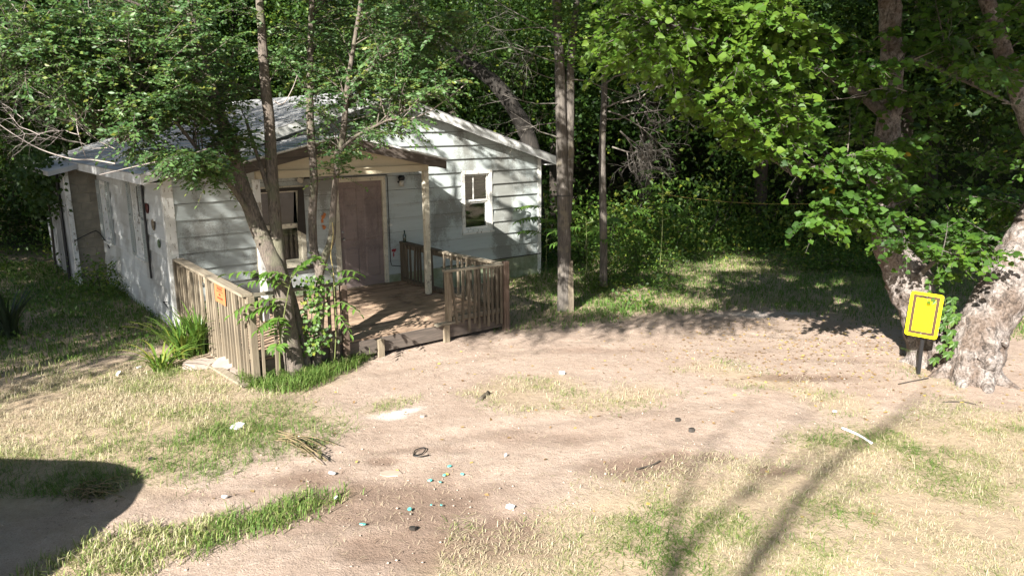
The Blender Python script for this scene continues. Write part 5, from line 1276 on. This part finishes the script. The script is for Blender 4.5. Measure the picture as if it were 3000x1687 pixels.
# ================================================================== YELLOW SIGN
SGN = empty('yellow_sign', gp(2310, 940), 0, 'blank bright yellow sign with worn brown border on a black post', 'sign')
QS = np.array(SGN.location)
tl, tr, brp, bl = at(2291, 729, 9.86), at(2371, 745, 9.64), at(2360, 857, 9.66), at(2277, 839, 9.88)
cen = (tl + tr + brp + bl) / 4 - QS; ex = nrm((tr - tl) + (brp - bl)); ey = nrm((tl - bl) + (tr - brp)); k_ = ex @ ey; ex, ey = nrm(ex - ey * k_ / 2), nrm(ey - ex * k_ / 2); ey = nrm(ey - ex * (ex @ ey)); ez = np.cross(ex, ey)
wS, hS = (np.linalg.norm(tr - tl) + np.linalg.norm(brp - bl)) / 2, (np.linalg.norm(tl - bl) + np.linalg.norm(tr - brp)) / 2
def rrect(w_, h_, r, n_=5):
    o = []
    for cx, cy, a0 in ((w_ / 2 - r, h_ / 2 - r, 0), (-w_ / 2 + r, h_ / 2 - r, 90), (-w_ / 2 + r, -h_ / 2 + r, 180), (w_ / 2 - r, -h_ / 2 + r, 270)):
        for k in range(n_ + 1): a = R(a0 + 90 * k / n_); o.append((cx + r * math.cos(a), cy + r * math.sin(a), 0))
    return o
def plate(name, w_, h_, r, z0, z1, mat, inner=None):
    m = MB(); po = rrect(w_, h_, r)
    if inner is None:
        m.prism(po, [(0, 0, z0)] * len(po), [(0, 0, z1)] * len(po))
    else:
        pi_ = rrect(*inner); k = len(po)
        V = [np.add(p, (0, 0, z)) for z in (z0, z1) for q in (po, pi_) for p in q]; Fc = []
        for i in range(k):
            j = (i + 1) % k; Fc += [(2 * k + i, 2 * k + j, 3 * k + j, 3 * k + i), (i, k + i, k + j, j), (i, j, 2 * k + j, 2 * k + i), (k + i, 3 * k + i, 3 * k + j, k + j)]
        m.add(V, Fc)
    o = m.build(name, mat, SGN); o.matrix_basis = Matrix(((ex[0], ey[0], ez[0], cen[0]), (ex[1], ey[1], ez[1], cen[1]), (ex[2], ey[2], ez[2], cen[2]), (0, 0, 0, 1))); return o
YEL = simple('yellow_paint', (.95, .80, .0), .45, var=.03, bmp=0)
mt, n, l, p = new_mat('worn_brown_border')
rr_ = ramp(n, [(.66, (.060, .030, .010)), (.70, (.62, .42, .02))]); l.new(noise(n, l, coords(n, l), 45, 5, .75), rr_.inputs[0]); l.new(rr_.outputs[0], p.inputs['Base Color']); p.inputs['Roughness'].default_value = .6
plate('sign_panel', wS, hS, .035, -.004, .0, YEL)
plate('brown_border', wS - .075, hS - .075, .012, .0005, .0022, mt, (wS - .155, hS - .155, .004))
for s in (-1, 1):
    b = MB(); b.lathe([(0, 0), (.009, 0), (.008, .005), (0, .006)], 10); o = b.build('bolt', MAT['steel'], SGN); o.matrix_basis = Matrix.Translation(cen + ey * s * (hS / 2 - .05) + ez * .0024) @ Matrix(((ex[0], ey[0], ez[0], 0), (ex[1], ey[1], ez[1], 0), (ex[2], ey[2], ez[2], 0), (0, 0, 0, 1)))
m = MB(); top = cen + ey * (hS / 2 - .04) - ez * .022; m.bar((0, 0, -.1), top, .042, .03, (0, 1, 0)); m.build('post', MAT['iron'], SGN)

# ================================================================== GRASS
def scatter(x0, x1, y0, y1, dens, keepfn):
    k = int((x1 - x0) * (y1 - y0) * dens); x, y = rng.uniform(x0, x1, k), rng.uniform(y0, y1, k)
    d = keepfn(x, y); s = rng.random(k) < d; return x[s], y[s]
def blades(name, x, y, h, wd, tint, lean=.5, flat=0., label=None):
    k = len(x); a = rng.uniform(0, 6.28, k); z = gheight(x, y) - .004
    hh = h * rng.uniform(.5, 1.35, k); ln = lean * rng.uniform(.2, 1.4, k); b = np.stack([np.cos(a), np.sin(a), np.zeros(k)], 1); sd = np.stack([-np.sin(a), np.cos(a), np.zeros(k)], 1)
    P0 = np.stack([x, y, z], 1); upv = np.array([0, 0, 1.])
    fl = (rng.random(k) < flat)[:, None]
    M = P0 + np.where(fl, b * hh[:, None] * .7 + upv * .015, upv * hh[:, None] * .6 + b * (hh * ln * .35)[:, None])
    Tp = P0 + np.where(fl, b * hh[:, None] * 1.5 + upv * rng.uniform(.0, .03, (k, 1)), upv * (hh * (1 - .28 * ln))[:, None] + b * (hh * ln)[:, None])
    w_ = (wd * rng.uniform(.6, 1.3, k))[:, None] / 2
    V = np.stack([P0 - sd * w_, P0 + sd * w_, M + sd * w_ * .8, M - sd * w_ * .8, Tp], 1)
    i = np.arange(k)[:, None] * 5; T_ = np.concatenate([i + [0, 1, 2], i + [0, 2, 3], i + [3, 2, 4]], 0)
    o = link(name, np_mesh(name, V.reshape(-1, 3), T_, np.repeat(np.clip(tint, 0, 1), 5)), MAT['grass']); return tag(o, label, 'grass', None, 'stuff')
def region(k, e=.3, soft=.25): return lambda x, y: np.clip((poly_dist(x, y, PG[k]) + (vnoise(x, y, .5, 12) - .5) * e) / soft + .5, 0, 1)
patch = lambda x, y, s=.7, sd=5: vnoise(x, y, s, sd)
# left foreground: straw at the back, green along the lower edge
f = region('left', 1.1, .9); x, y = scatter(-9.5, -.8, 6.5, 12, 4200, lambda x, y: f(x, y) * np.clip(.05 + 2.2 * (patch(x, y, .5, 15) - .28), .06, 1))
edge = np.clip(1.7 - (poly_dist(x, y, PG['left'])) / .8, 0, 1) * (y < 9.3 + .1 * x); gr = np.clip(.36 + edge * .75 + (patch(x, y, .6, 6) - .5) * 1.2, 0, 1)
blades('lawn_grass', x, y, .055 + .045 * gr, .0052, gr * .9 + rng.normal(0, .2, len(x)), 1.1, .5, 'sunlit straw and green grass left of the dirt drive')
# strip between the wheel tracks
f = region('strip', .5, .3); x, y = scatter(-5, -.4, 4.4, 8, 3800, lambda x, y: f(x, y) * np.clip(.1 + 2.6 * (patch(x, y, .3, 51) - .22), .1, 1))
blades('verge_grass', x, y, .09, .008, .78 + rng.normal(0, .16, len(x)) - (x < -2.6) * .22, .9, .12, 'green grass strip running between the wheel tracks')
# dry grass in the right foreground
f = region('right', 1.2, 1.0); x, y = scatter(-.6, 9.5, 4.3, 9.6, 4600, lambda x, y: f(x, y) * np.clip(.05 + 2.2 * (patch(x, y, .45, 25) - .3), .06, 1))
gr = np.clip((patch(x, y, .6, 26) - .42) * 2.8, 0, 1)
blades('dry_grass', x, y, .042 + .04 * gr, .0048, .22 + gr * .66 + rng.normal(0, .2, len(x)), 1.2, .8, 'mown dry straw with green tufts in the right foreground')
# sparse patches on the dirt
xs, ys = [], []
for k, d in (('mid', 1700), ('mid2', 1700), ('tuft', 3600), ('signp', 1500)):
    f = region(k, .6, .4); P = np.array(PG[k]); x, y = scatter(P[:, 0].min() - .3, P[:, 0].max() + .3, P[:, 1].min() - .3, P[:, 1].max() + .3, d, lambda x, y: f(x, y) * np.clip((patch(x, y, .35, 27) - .3) * 2.4, 0, 1)); xs.append(x); ys.append(y)
x, y = np.concatenate(xs), np.concatenate(ys)
blades('sparse_grass', x, y, .055, .005, np.clip(.3 + (patch(x, y, .4, 28) - .4) * 1.6, 0, .9) + rng.normal(0, .15, len(x)), 1., .5, 'thin scattered grass patches in the middle of the dirt yard')
# lush tufts round the front tree
f = region('base', .4, .2); x, y = scatter(-4.5, -1.5, 9, 11, 5200, lambda x, y: f(x, y) * np.clip(.3 + (patch(x, y, .3, 29) - .3) * 2, 0, 1))
blades('tall_grass', x, y, .19, .008, .82 + rng.normal(0, .14, len(x)), 1.0, .05, 'long green grass round the foot of the front tree')
# shaded lawns
f = region('lawn', 1., .6); x, y = scatter(-1, 16, 11.5, 22, 700, lambda x, y: f(x, y) * (1 - np.clip((y - 19.5) / 3, 0, .6)) * np.clip(.4 + 1.3 * (patch(x, y, .9, 35) - .3), .1, 1))
blades('shaded_lawn', x, y, .10, .012, .88 + (patch(x, y, 1.1, 36) - .5) * .9 + rng.normal(0, .12, len(x)), .8, .15, 'short shaded lawn between the dirt yard and the wood')
f = region('side', .8, .5); x, y = scatter(-16, -4.6, 9, 19, 900, lambda x, y: f(x, y) * np.clip(.4 + 1.2 * (patch(x, y, .8, 37) - .3), .1, 1))
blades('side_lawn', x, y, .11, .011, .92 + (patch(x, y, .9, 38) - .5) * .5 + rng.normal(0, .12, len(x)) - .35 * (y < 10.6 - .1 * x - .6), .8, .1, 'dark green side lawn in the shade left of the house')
# loose straw on the dirt
k = 26000; x, y = rng.uniform(-5, 8, k), rng.uniform(4.6, 13, k); s = (grassy(x, y) < .35) & (rng.random(k) < np.clip((patch(x, y, 1.2, 40) - .3) * 2.2, .06, 1)); x, y = x[s], y[s]
blades('straw', x, y, .038, .0032, np.full(len(x), .12) + rng.normal(0, .12, len(x)), 1., 1., 'loose pale straw scattered over the bare dirt')
# broken twigs and dark bits trodden into the dirt
k = 5200; x, y = rng.uniform(-5, 8, k), rng.uniform(4.6, 13.2, k); q_ = (grassy(x, y) < .6) & (rng.random(k) < np.clip((patch(x, y, .8, 55) - .33) * 2.6, .05, 1)); x, y = x[q_], y[q_]
o = blades('twig_litter', x, y, .045, .006, np.zeros(len(x)), 1., 1., 'dark broken twigs and chips trodden into the dirt'); o['category'] = 'twigs'; o.data.materials.clear(); o.data.materials.append(simple('twig_chips', (.14, .095, .065), .9, var=.5))
# pebbles, clods and fallen leaves
def lumps(name, n_, s0, s1, mat, label, cat, regionf):
    x, y = rng.uniform(-5, 8, n_), rng.uniform(4.6, 13.5, n_); q = regionf(x, y); x, y = x[q], y[q]; k = len(x)
    oc = np.array([[1, 0, 0], [0, 1, 0], [-1, 0, 0], [0, -1, 0], [0, 0, .7], [0, 0, -.5]]); of = np.array([[0, 1, 4], [1, 2, 4], [2, 3, 4], [3, 0, 4], [1, 0, 5], [2, 1, 5], [3, 2, 5], [0, 3, 5]])
    sz = s0 + (s1 - s0) * rng.random(k) ** 3; V = oc[None] * (sz[:, None, None] * rng.uniform(.6, 1.4, (k, 1, 3))) + rng.normal(0, .12, (k, 6, 3)) * sz[:, None, None]
    V += np.stack([x, y, gheight(x, y) + .15 * sz], 1)[:, None]
    T_ = (of[None] + (np.arange(k) * 6)[:, None, None]).reshape(-1, 3)
    return tag(link(name, np_mesh(name, V.reshape(-1, 3), T_), mat), label, cat, None, 'stuff')
lumps('gravel', 12000, .003, .016, MAT['stone'], 'small stones and clods strewn over the dirt yard', 'gravel', lambda x, y: (grassy(x, y) < .5) & (rng.random(len(x)) < np.clip((patch(x, y, .9, 41) - .35) * 2.6, .05, 1)))
lv = Leaves(); k = 900; x = np.concatenate([rng.normal(4.8, 1.5, k), rng.uniform(-3, 8, 250)]); y = np.concatenate([rng.normal(11.2, 1.2, k), rng.uniform(6, 13, 250)])
lv.add(np.stack([x, y, gheight(x, y) + .008], 1), np.concatenate([rng.normal(0, 1, (len(x), 2)), rng.normal(0, .15, (len(x), 1))], 1), rng.normal(0, .25, (len(x), 3)) + [0, 0, 1], rng.uniform(.03, .07, len(x)), rng.uniform(.025, .05, len(x)), rng.random(len(x)))
tag(link('fallen_leaves', lv.mesh('fallen_leaves', DIA), MAT['dry_leaf']), 'small dry fallen leaves scattered round the old tree', 'fallen leaves', None, 'stuff')
# low weeds under the wood's edge and along the house
lv = Leaves()
def weeds(n_, x0, x1, y0, y1, hmax, fn=None):
    x, y = rng.uniform(x0, x1, n_), rng.uniform(y0, y1, n_)
    s = rng.random(n_) < np.clip((patch(x, y, .8, 50) - .35) * 3, 0, 1)
    if fn is not None: s &= fn(x, y)
    x, y = x[s], y[s]; k = len(x); z = gheight(x, y) + rng.random(k) ** 1.5 * hmax
    ln = rng.uniform(.04, .10, k); lv.add(np.stack([x, y, z], 1), rng.normal(0, .8, (k, 3)), rng.normal(0, .4, (k, 3)) + [0, -.3, 1], ln, ln * .6, np.clip(rng.normal(.5, .25, k), 0, 1))
notin = lambda x, y: ~((((x - HC[0]) * HU[0] + (y - HC[1]) * HU[1]) > -.1) & (((x - HC[0]) * HU[0] + (y - HC[1]) * HU[1]) < W + .1) & (((x - HC[0]) * HN[0] + (y - HC[1]) * HN[1]) > -3.5) & (((x - HC[0]) * HN[0] + (y - HC[1]) * HN[1]) < 9))
weeds(26000, .5, 14, 17.2, 24, .55); weeds(6000, -12, -5, 11.5, 18, .22, notin); weeds(4000, .6, 3.6, 13.6, 17.5, .3, notin); weeds(8000, -18, -8, 17, 24, .6, notin)
tag(link('weeds', lv.mesh('weeds', DIA), MAT['shrub_leaf']), 'low leafy weeds growing under the edge of the wood', 'weeds', None, 'stuff')

# ================================================================== SMALL THINGS ON THE GROUND
def slabbit(name, px_, size, mat, label, cat, rz_=0, tilt=(0, 0), group=None, z=0, irregular=.25):
    c = gp(*px_); n_ = 7; m = MB()
    po = [(size[0] / 2 * math.cos(a) * random.uniform(1 - irregular, 1), size[1] / 2 * math.sin(a) * random.uniform(1 - irregular, 1), 0) for a in np.linspace(0, 2 * math.pi, n_, endpoint=False)]
    m.prism(po, [(0, 0, 0)] * n_, [(random.gauss(0, .004), random.gauss(0, .004), size[2])] * n_)
    o = m.build(name, mat); o.location = (c[0], c[1], float(gheight(np.array([c[0]]), np.array([c[1]]))[0]) + z); o.rotation_euler = (tilt[0], tilt[1], rz_); return tag(o, label, cat, group)
CON = simple('broken_concrete', (.32, .26, .22), .9, var=.2, scale=6, bmp=.5)
slabbit('concrete_slab', (505, 925), (.55, .30, .09), CON, 'broken concrete lump nearest the strap-leaved plants', 'rubble', .2, (.1, .05))
slabbit('concrete_slab', (572, 928), (.50, .36, .05), CON, 'flat pale concrete slab leaning at the railing corner', 'rubble', .6, (.32, -.2), z=.05)
slabbit('concrete_slab', (592, 905), (.34, .22, .06), CON, 'small tilted concrete piece resting behind the flat slab', 'rubble', 1.0, (.5, -.3), z=.10)
slabbit('concrete_slab', (603, 940), (.32, .20, .05), CON, 'concrete piece half hidden in the long grass', 'rubble', .3, (.15, .1), z=.02)
m = MB(); m.bar(np.array(hw(-.22, -2.0, .06)), np.array(hw(-.10, -3.5, .03)), .11, .035); tag(m.build('loose_plank', MAT['rail_cap']), 'grey loose plank lying along the foot of the left railing', 'plank')
TUR = simple('turquoise_plastic', (.10, .50, .44), .35, var=.1); WHT = simple('white_litter', (.78, .79, .80), .6, var=.08, bmp=0)
for (q, sz, lab) in (((1131, 1177), .075, 'largest turquoise plastic shard, farthest back of the scattered ones'), ((1163, 1198), .055, 'turquoise shard at the right end of the scatter'), ((1118, 1201), .045, 'turquoise shard in the middle of the scatter'), ((1082, 1212), .06, 'turquoise shard at the left end of the back row'), ((1108, 1216), .06, 'turquoise shard in front of the middle shard'), ((1032, 1284), .07, 'turquoise shard lying on the dark damp patch'), ((1084, 1275), .035, 'tiny turquoise chip on the right of the damp patch'), ((1110, 1277), .045, 'pale turquoise chip right of the tiny chip'), ((911, 1324), .08, 'round turquoise lid piece nearest the viewer')):
    slabbit('plastic_shard', q, (sz * .85, sz * .55, .008), TUR, lab, 'shard', random.random() * 3, (random.uniform(-.3, .3), random.uniform(-.3, .3)), 'turquoise shards on the dirt', .012)
for (q, sz, lab) in (((835, 1196), .08, 'crumpled white paper scrap right of the dry weed bundle'), ((565, 1253), .07, 'white and blue paper scrap on the left wheel track'), ((1283, 1282), .09, 'crumpled white wrapper on the dirt near the dry grass'), ((845, 1259), .07, 'white scrap caught in the green grass strip'), ((600, 1075), .24, 'clear plastic wrapper lying in the left grass'), ((2100, 1037), .10, 'white scrap in the grass left of the white stick'), ((1415, 938), .14, 'flat white scrap in the middle of the yard'), ((300, 945), .12, 'white scrap beside the cut stems on the left'), ((352, 930), .10, 'white scrap below the sprawling strap leaves'), ((1272, 1150), .05, 'tiny white cap on the dirt right of the shards')):
    slabbit('paper_scrap', q, (sz, sz * .6, .02), WHT, lab, 'litter', random.random() * 3, (random.uniform(-.3, .3), random.uniform(-.4, .4)), None, .015, .5)
slabbit('clod', (1740, 1083), (.08, .06, .04), MAT['dark_wood'], 'dark clod on the dirt left of the branch shadows', 'clod'); slabbit('clod', (1705, 1058), (.07, .05, .04), MAT['dark_wood'], 'dark clod farther back near the yard centre', 'clod')
slabbit('clod', (380, 1156), (.07, .05, .03), MAT['dark_wood'], 'dark clod at the end of the green verge', 'clod')
slabbit('stone', (1063, 1048), (.07, .05, .03), CON, 'pale flat stone right of the white powder', 'stone'); slabbit('stone', (985, 1190), (.28, .16, .012), simple('dry_mud', (.36, .275, .22), .95), 'flat dried mud cake beside the damp patch', 'mud cake'); slabbit('stone', (1038, 1335), (.07, .05, .03), MAT['dark_wood'], 'dark stone on the damp patch', 'stone')
def stick(name, pts, r, mat, label, cat, z=.015):
    P = [gp(*q) + np.array([0, 0, z]) for q in pts]; Q, rr2 = smooth_path(P, [r] * len(P), 4); m = MB(); m.tube(Q, rr2, 6); return tag(m.build(name, mat, None, True), label, cat)
stick('white_stick', [(2118, 1079), (2150, 1092), (2172, 1104), (2193, 1118)], .014, WHT, 'thin white stick lying on the dirt below the old tree', 'stick')
stick('twig', [(2260, 968), (2310, 958), (2335, 953)], .008, MAT['dark_bark'], 'dark twig on the dirt in front of the yellow sign', 'twig'); stick('twig', [(2370, 1014), (2420, 1013), (2455, 1020)], .008, MAT['dark_bark'], 'dark twig on the dirt right of the old tree', 'twig')
stick('twig', [(1600, 1183), (1640, 1172), (1660, 1162)], .007, MAT['dark_bark'], 'short dark twig in the middle of the yard', 'twig'); stick('wire_loop', [(1040, 1150), (1046, 1135), (1070, 1130), (1062, 1145), (1040, 1150), (1058, 1152), (1080, 1148)], .006, MAT['cable'], 'dark looped wire lying on the dirt', 'wire', .02)
stick('block_of_wood', [(1208, 1007), (1228, 990)], .03, MAT['rail_dark'], 'short weathered wood offcut in the sparse grass', 'wood'); stick('cut_stem', [(255, 962), (330, 948), (420, 925)], .010, MAT['stem'], 'long green cut stem lying on the straw at left', 'stem')
# pulled-up weeds left to dry
for (c0, c1, lab) in (((690, 1100), (840, 1165), 'bundle of dried pulled weeds on the dirt'), ((190, 1248), (290, 1240), 'withered weed stalk in the dark shadow on the left track')):
    lv = Leaves(); tw = []; a, b = gp(*c0), gp(*c1); t = empty('dry_weeds', a, 0, lab, 'dried weeds')
    for k in range(16):
        p = a * 1 + (b - a) * rng.uniform(0, .3) + rng.normal(0, .05, 3) * [1, 1, 0]; q = p + (b - a) * rng.uniform(.4, .75) + rng.normal(0, .08, 3) * [1, 1, 0]; p[2], q[2] = .02 + rng.random() * .05, .02 + rng.random() * .06
        tw.append((np.array([p - a, (p + q) / 2 - a + [0, 0, .03], q - a]), np.array([.006, .005, .003]))); kk = 9; tt = rng.uniform(.3, 1, kk)[:, None]
        lv.add(p - a + (q - p) * tt + rng.normal(0, .02, (kk, 3)), rng.normal(0, 1, (kk, 3)), rng.normal(0, .5, (kk, 3)) + [0, 0, 1], .05, .025, rng.uniform(0, .5, kk))
    link('stalk', twig_mesh('stalk', tw, 4), simple('dry_stalk', (.17, .13, .07), .9), t); link('dry_foliage', lv.mesh('dry_foliage', DIA), leaf_mat('withered_leaf', [(0, (.05, .055, .02)), (1, (.16, .13, .05))], .8, .15), t)
m = MB(); A, B = at(1655, 487, 21.), at(2080, 512, 19.5); pts = [A + (B - A) * t + np.array([0, 0, -.12 * math.sin(math.pi * t)]) for t in np.linspace(0, 1, 10)]
m.tube(pts, [.007] * 10, 5); tag(m.build('rope', simple('yellow_rope', (.30, .22, .06), .8)), 'thin yellow rope strung between trees at the edge of the wood', 'rope')
m = MB(); P = [at(836, 560, 9.98), at(838, 590, 9.98), at(832, 640, 10.0), at(838, 680, 10.0), at(842, 720, 9.98)]; Q, r = smooth_path(P, [.007] * 5, 4); m.tube(Q, r, 6); tag(m.build('rope', simple('old_yellow_rope', (.30, .24, .10), .8)), 'frayed yellow rope hanging from the forked right-hand stem', 'rope')

# ================================================================== OUTSIDE THE FRAME: what throws the foreground shadows
VAN = empty('shadow_van', (-7.0, 3.45, 0), R(-4), 'unseen grey van added left of the viewpoint for its rounded shadow', 'van')  # stand-in blocker, unseen, shaped only for the rounded foreground shadow
def profile(pts, y0, y1, mat, name, par):
    m = MB(); n_ = len(pts); m.add([(x, y0, z) for x, z in pts] + [(x, y1, z) for x, z in pts], [tuple(range(n_)), tuple(range(2 * n_ - 1, n_ - 1, -1))] + [(i, n_ + i, n_ + (i + 1) % n_, (i + 1) % n_) for i in range(n_)]); return m.build(name, mat, par, bevel=.03)
body = [(-2.6, .35), (2.1, .35), (2.32, .6), (2.42, .9)] + [(.95 + 1.5 * math.cos(a), 1.12 + .95 * math.sin(a)) for a in np.linspace(.05, math.pi / 2, 12)] + [(-1.2, 2.07), (-1.8, 1.3), (-2.6, 1.05)]
profile(body, -.85, .85, simple('grey_van_paint', (.22, .23, .24), .35, .2, var=.05), 'body', VAN)
for x in (-1.7, 1.6):
    for y in (-.86, .74):
        m = MB(); m.lathe([(0, 0), (.33, 0), (.34, .06), (.33, .12), (0, .12)], 18); o = m.build('wheel', MAT['cable'], VAN, True); o.location = (x, y + .12, .34); o.rotation_euler = (R(90), 0, 0)
        m = MB(); m.lathe([(0, 0), (.18, 0), (.18, .13), (0, .13)], 12); o2 = m.build('rim', MAT['steel'], o, True); o2.location = (0, 0, -.005)
for x0, x1 in ((-1.25, -.2), (-.05, .9), (1.05, 1.9)):
    m = MB(); m.box(x0, x1, .84, .862, 1.25, 1.75); m.build('window', MAT['cable'], VAN)
BT = empty('bare_tree', (-5.4, -9.0, 0), 0, 'tall bare limbed tree behind the viewpoint whose shadow crosses the foreground', 'tree')
tw = []
def limb(P, r): Q, rr3 = smooth_path(P, r, 4); tw.append((np.array(Q), np.array(rr3) * .68))
limb([(0, 0, -.3), (.1, .05, 3), (-.05, .0, 6), (.05, 0, 8.4), (.24, 0, 9.5), (.69, 0, 10.64), (1.39, 0, 11.53), (1.9, .1, 12.2)], [.20, .18, .15, .10, .085, .07, .045, .015])
limb([(-.02, 0, 7.2), (-.25, 0, 8.6), (-.40, 0, 9.46), (-.58, 0, 10.06), (-.6, .1, 10.9), (-.3, .2, 11.8)], [.085, .07, .055, .045, .03, .012])
limb([(-.3, 0, 8.9), (-.23, .1, 9.84), (.37, .1, 10.6), (.8, .1, 11.1)], [.05, .045, .035, .012]); limb([(-.45, 0, 9.6), (0, .1, 10.3), (.3, .2, 11.3), (.7, .2, 12)], [.035, .03, .02, .01])
limb([(.24, 0, 9.5), (.9, .1, 10.2), (1.6, .1, 10.6)], [.03, .022, .008])
for b in ((.24, 0, 9.5), (.69, 0, 10.64), (1.1, 0, 11.2), (-.58, 0, 10.1), (.37, .1, 10.6), (.0, .1, 10.3)):
    bare_branch(tw, b, (rng.normal(.2, .6), rng.normal(0, .4), 1), 1.1, .014, 1, .6, 5, .1)
link('trunk', twig_mesh('trunk', tw, 7), MAT['grey_bark'], BT)
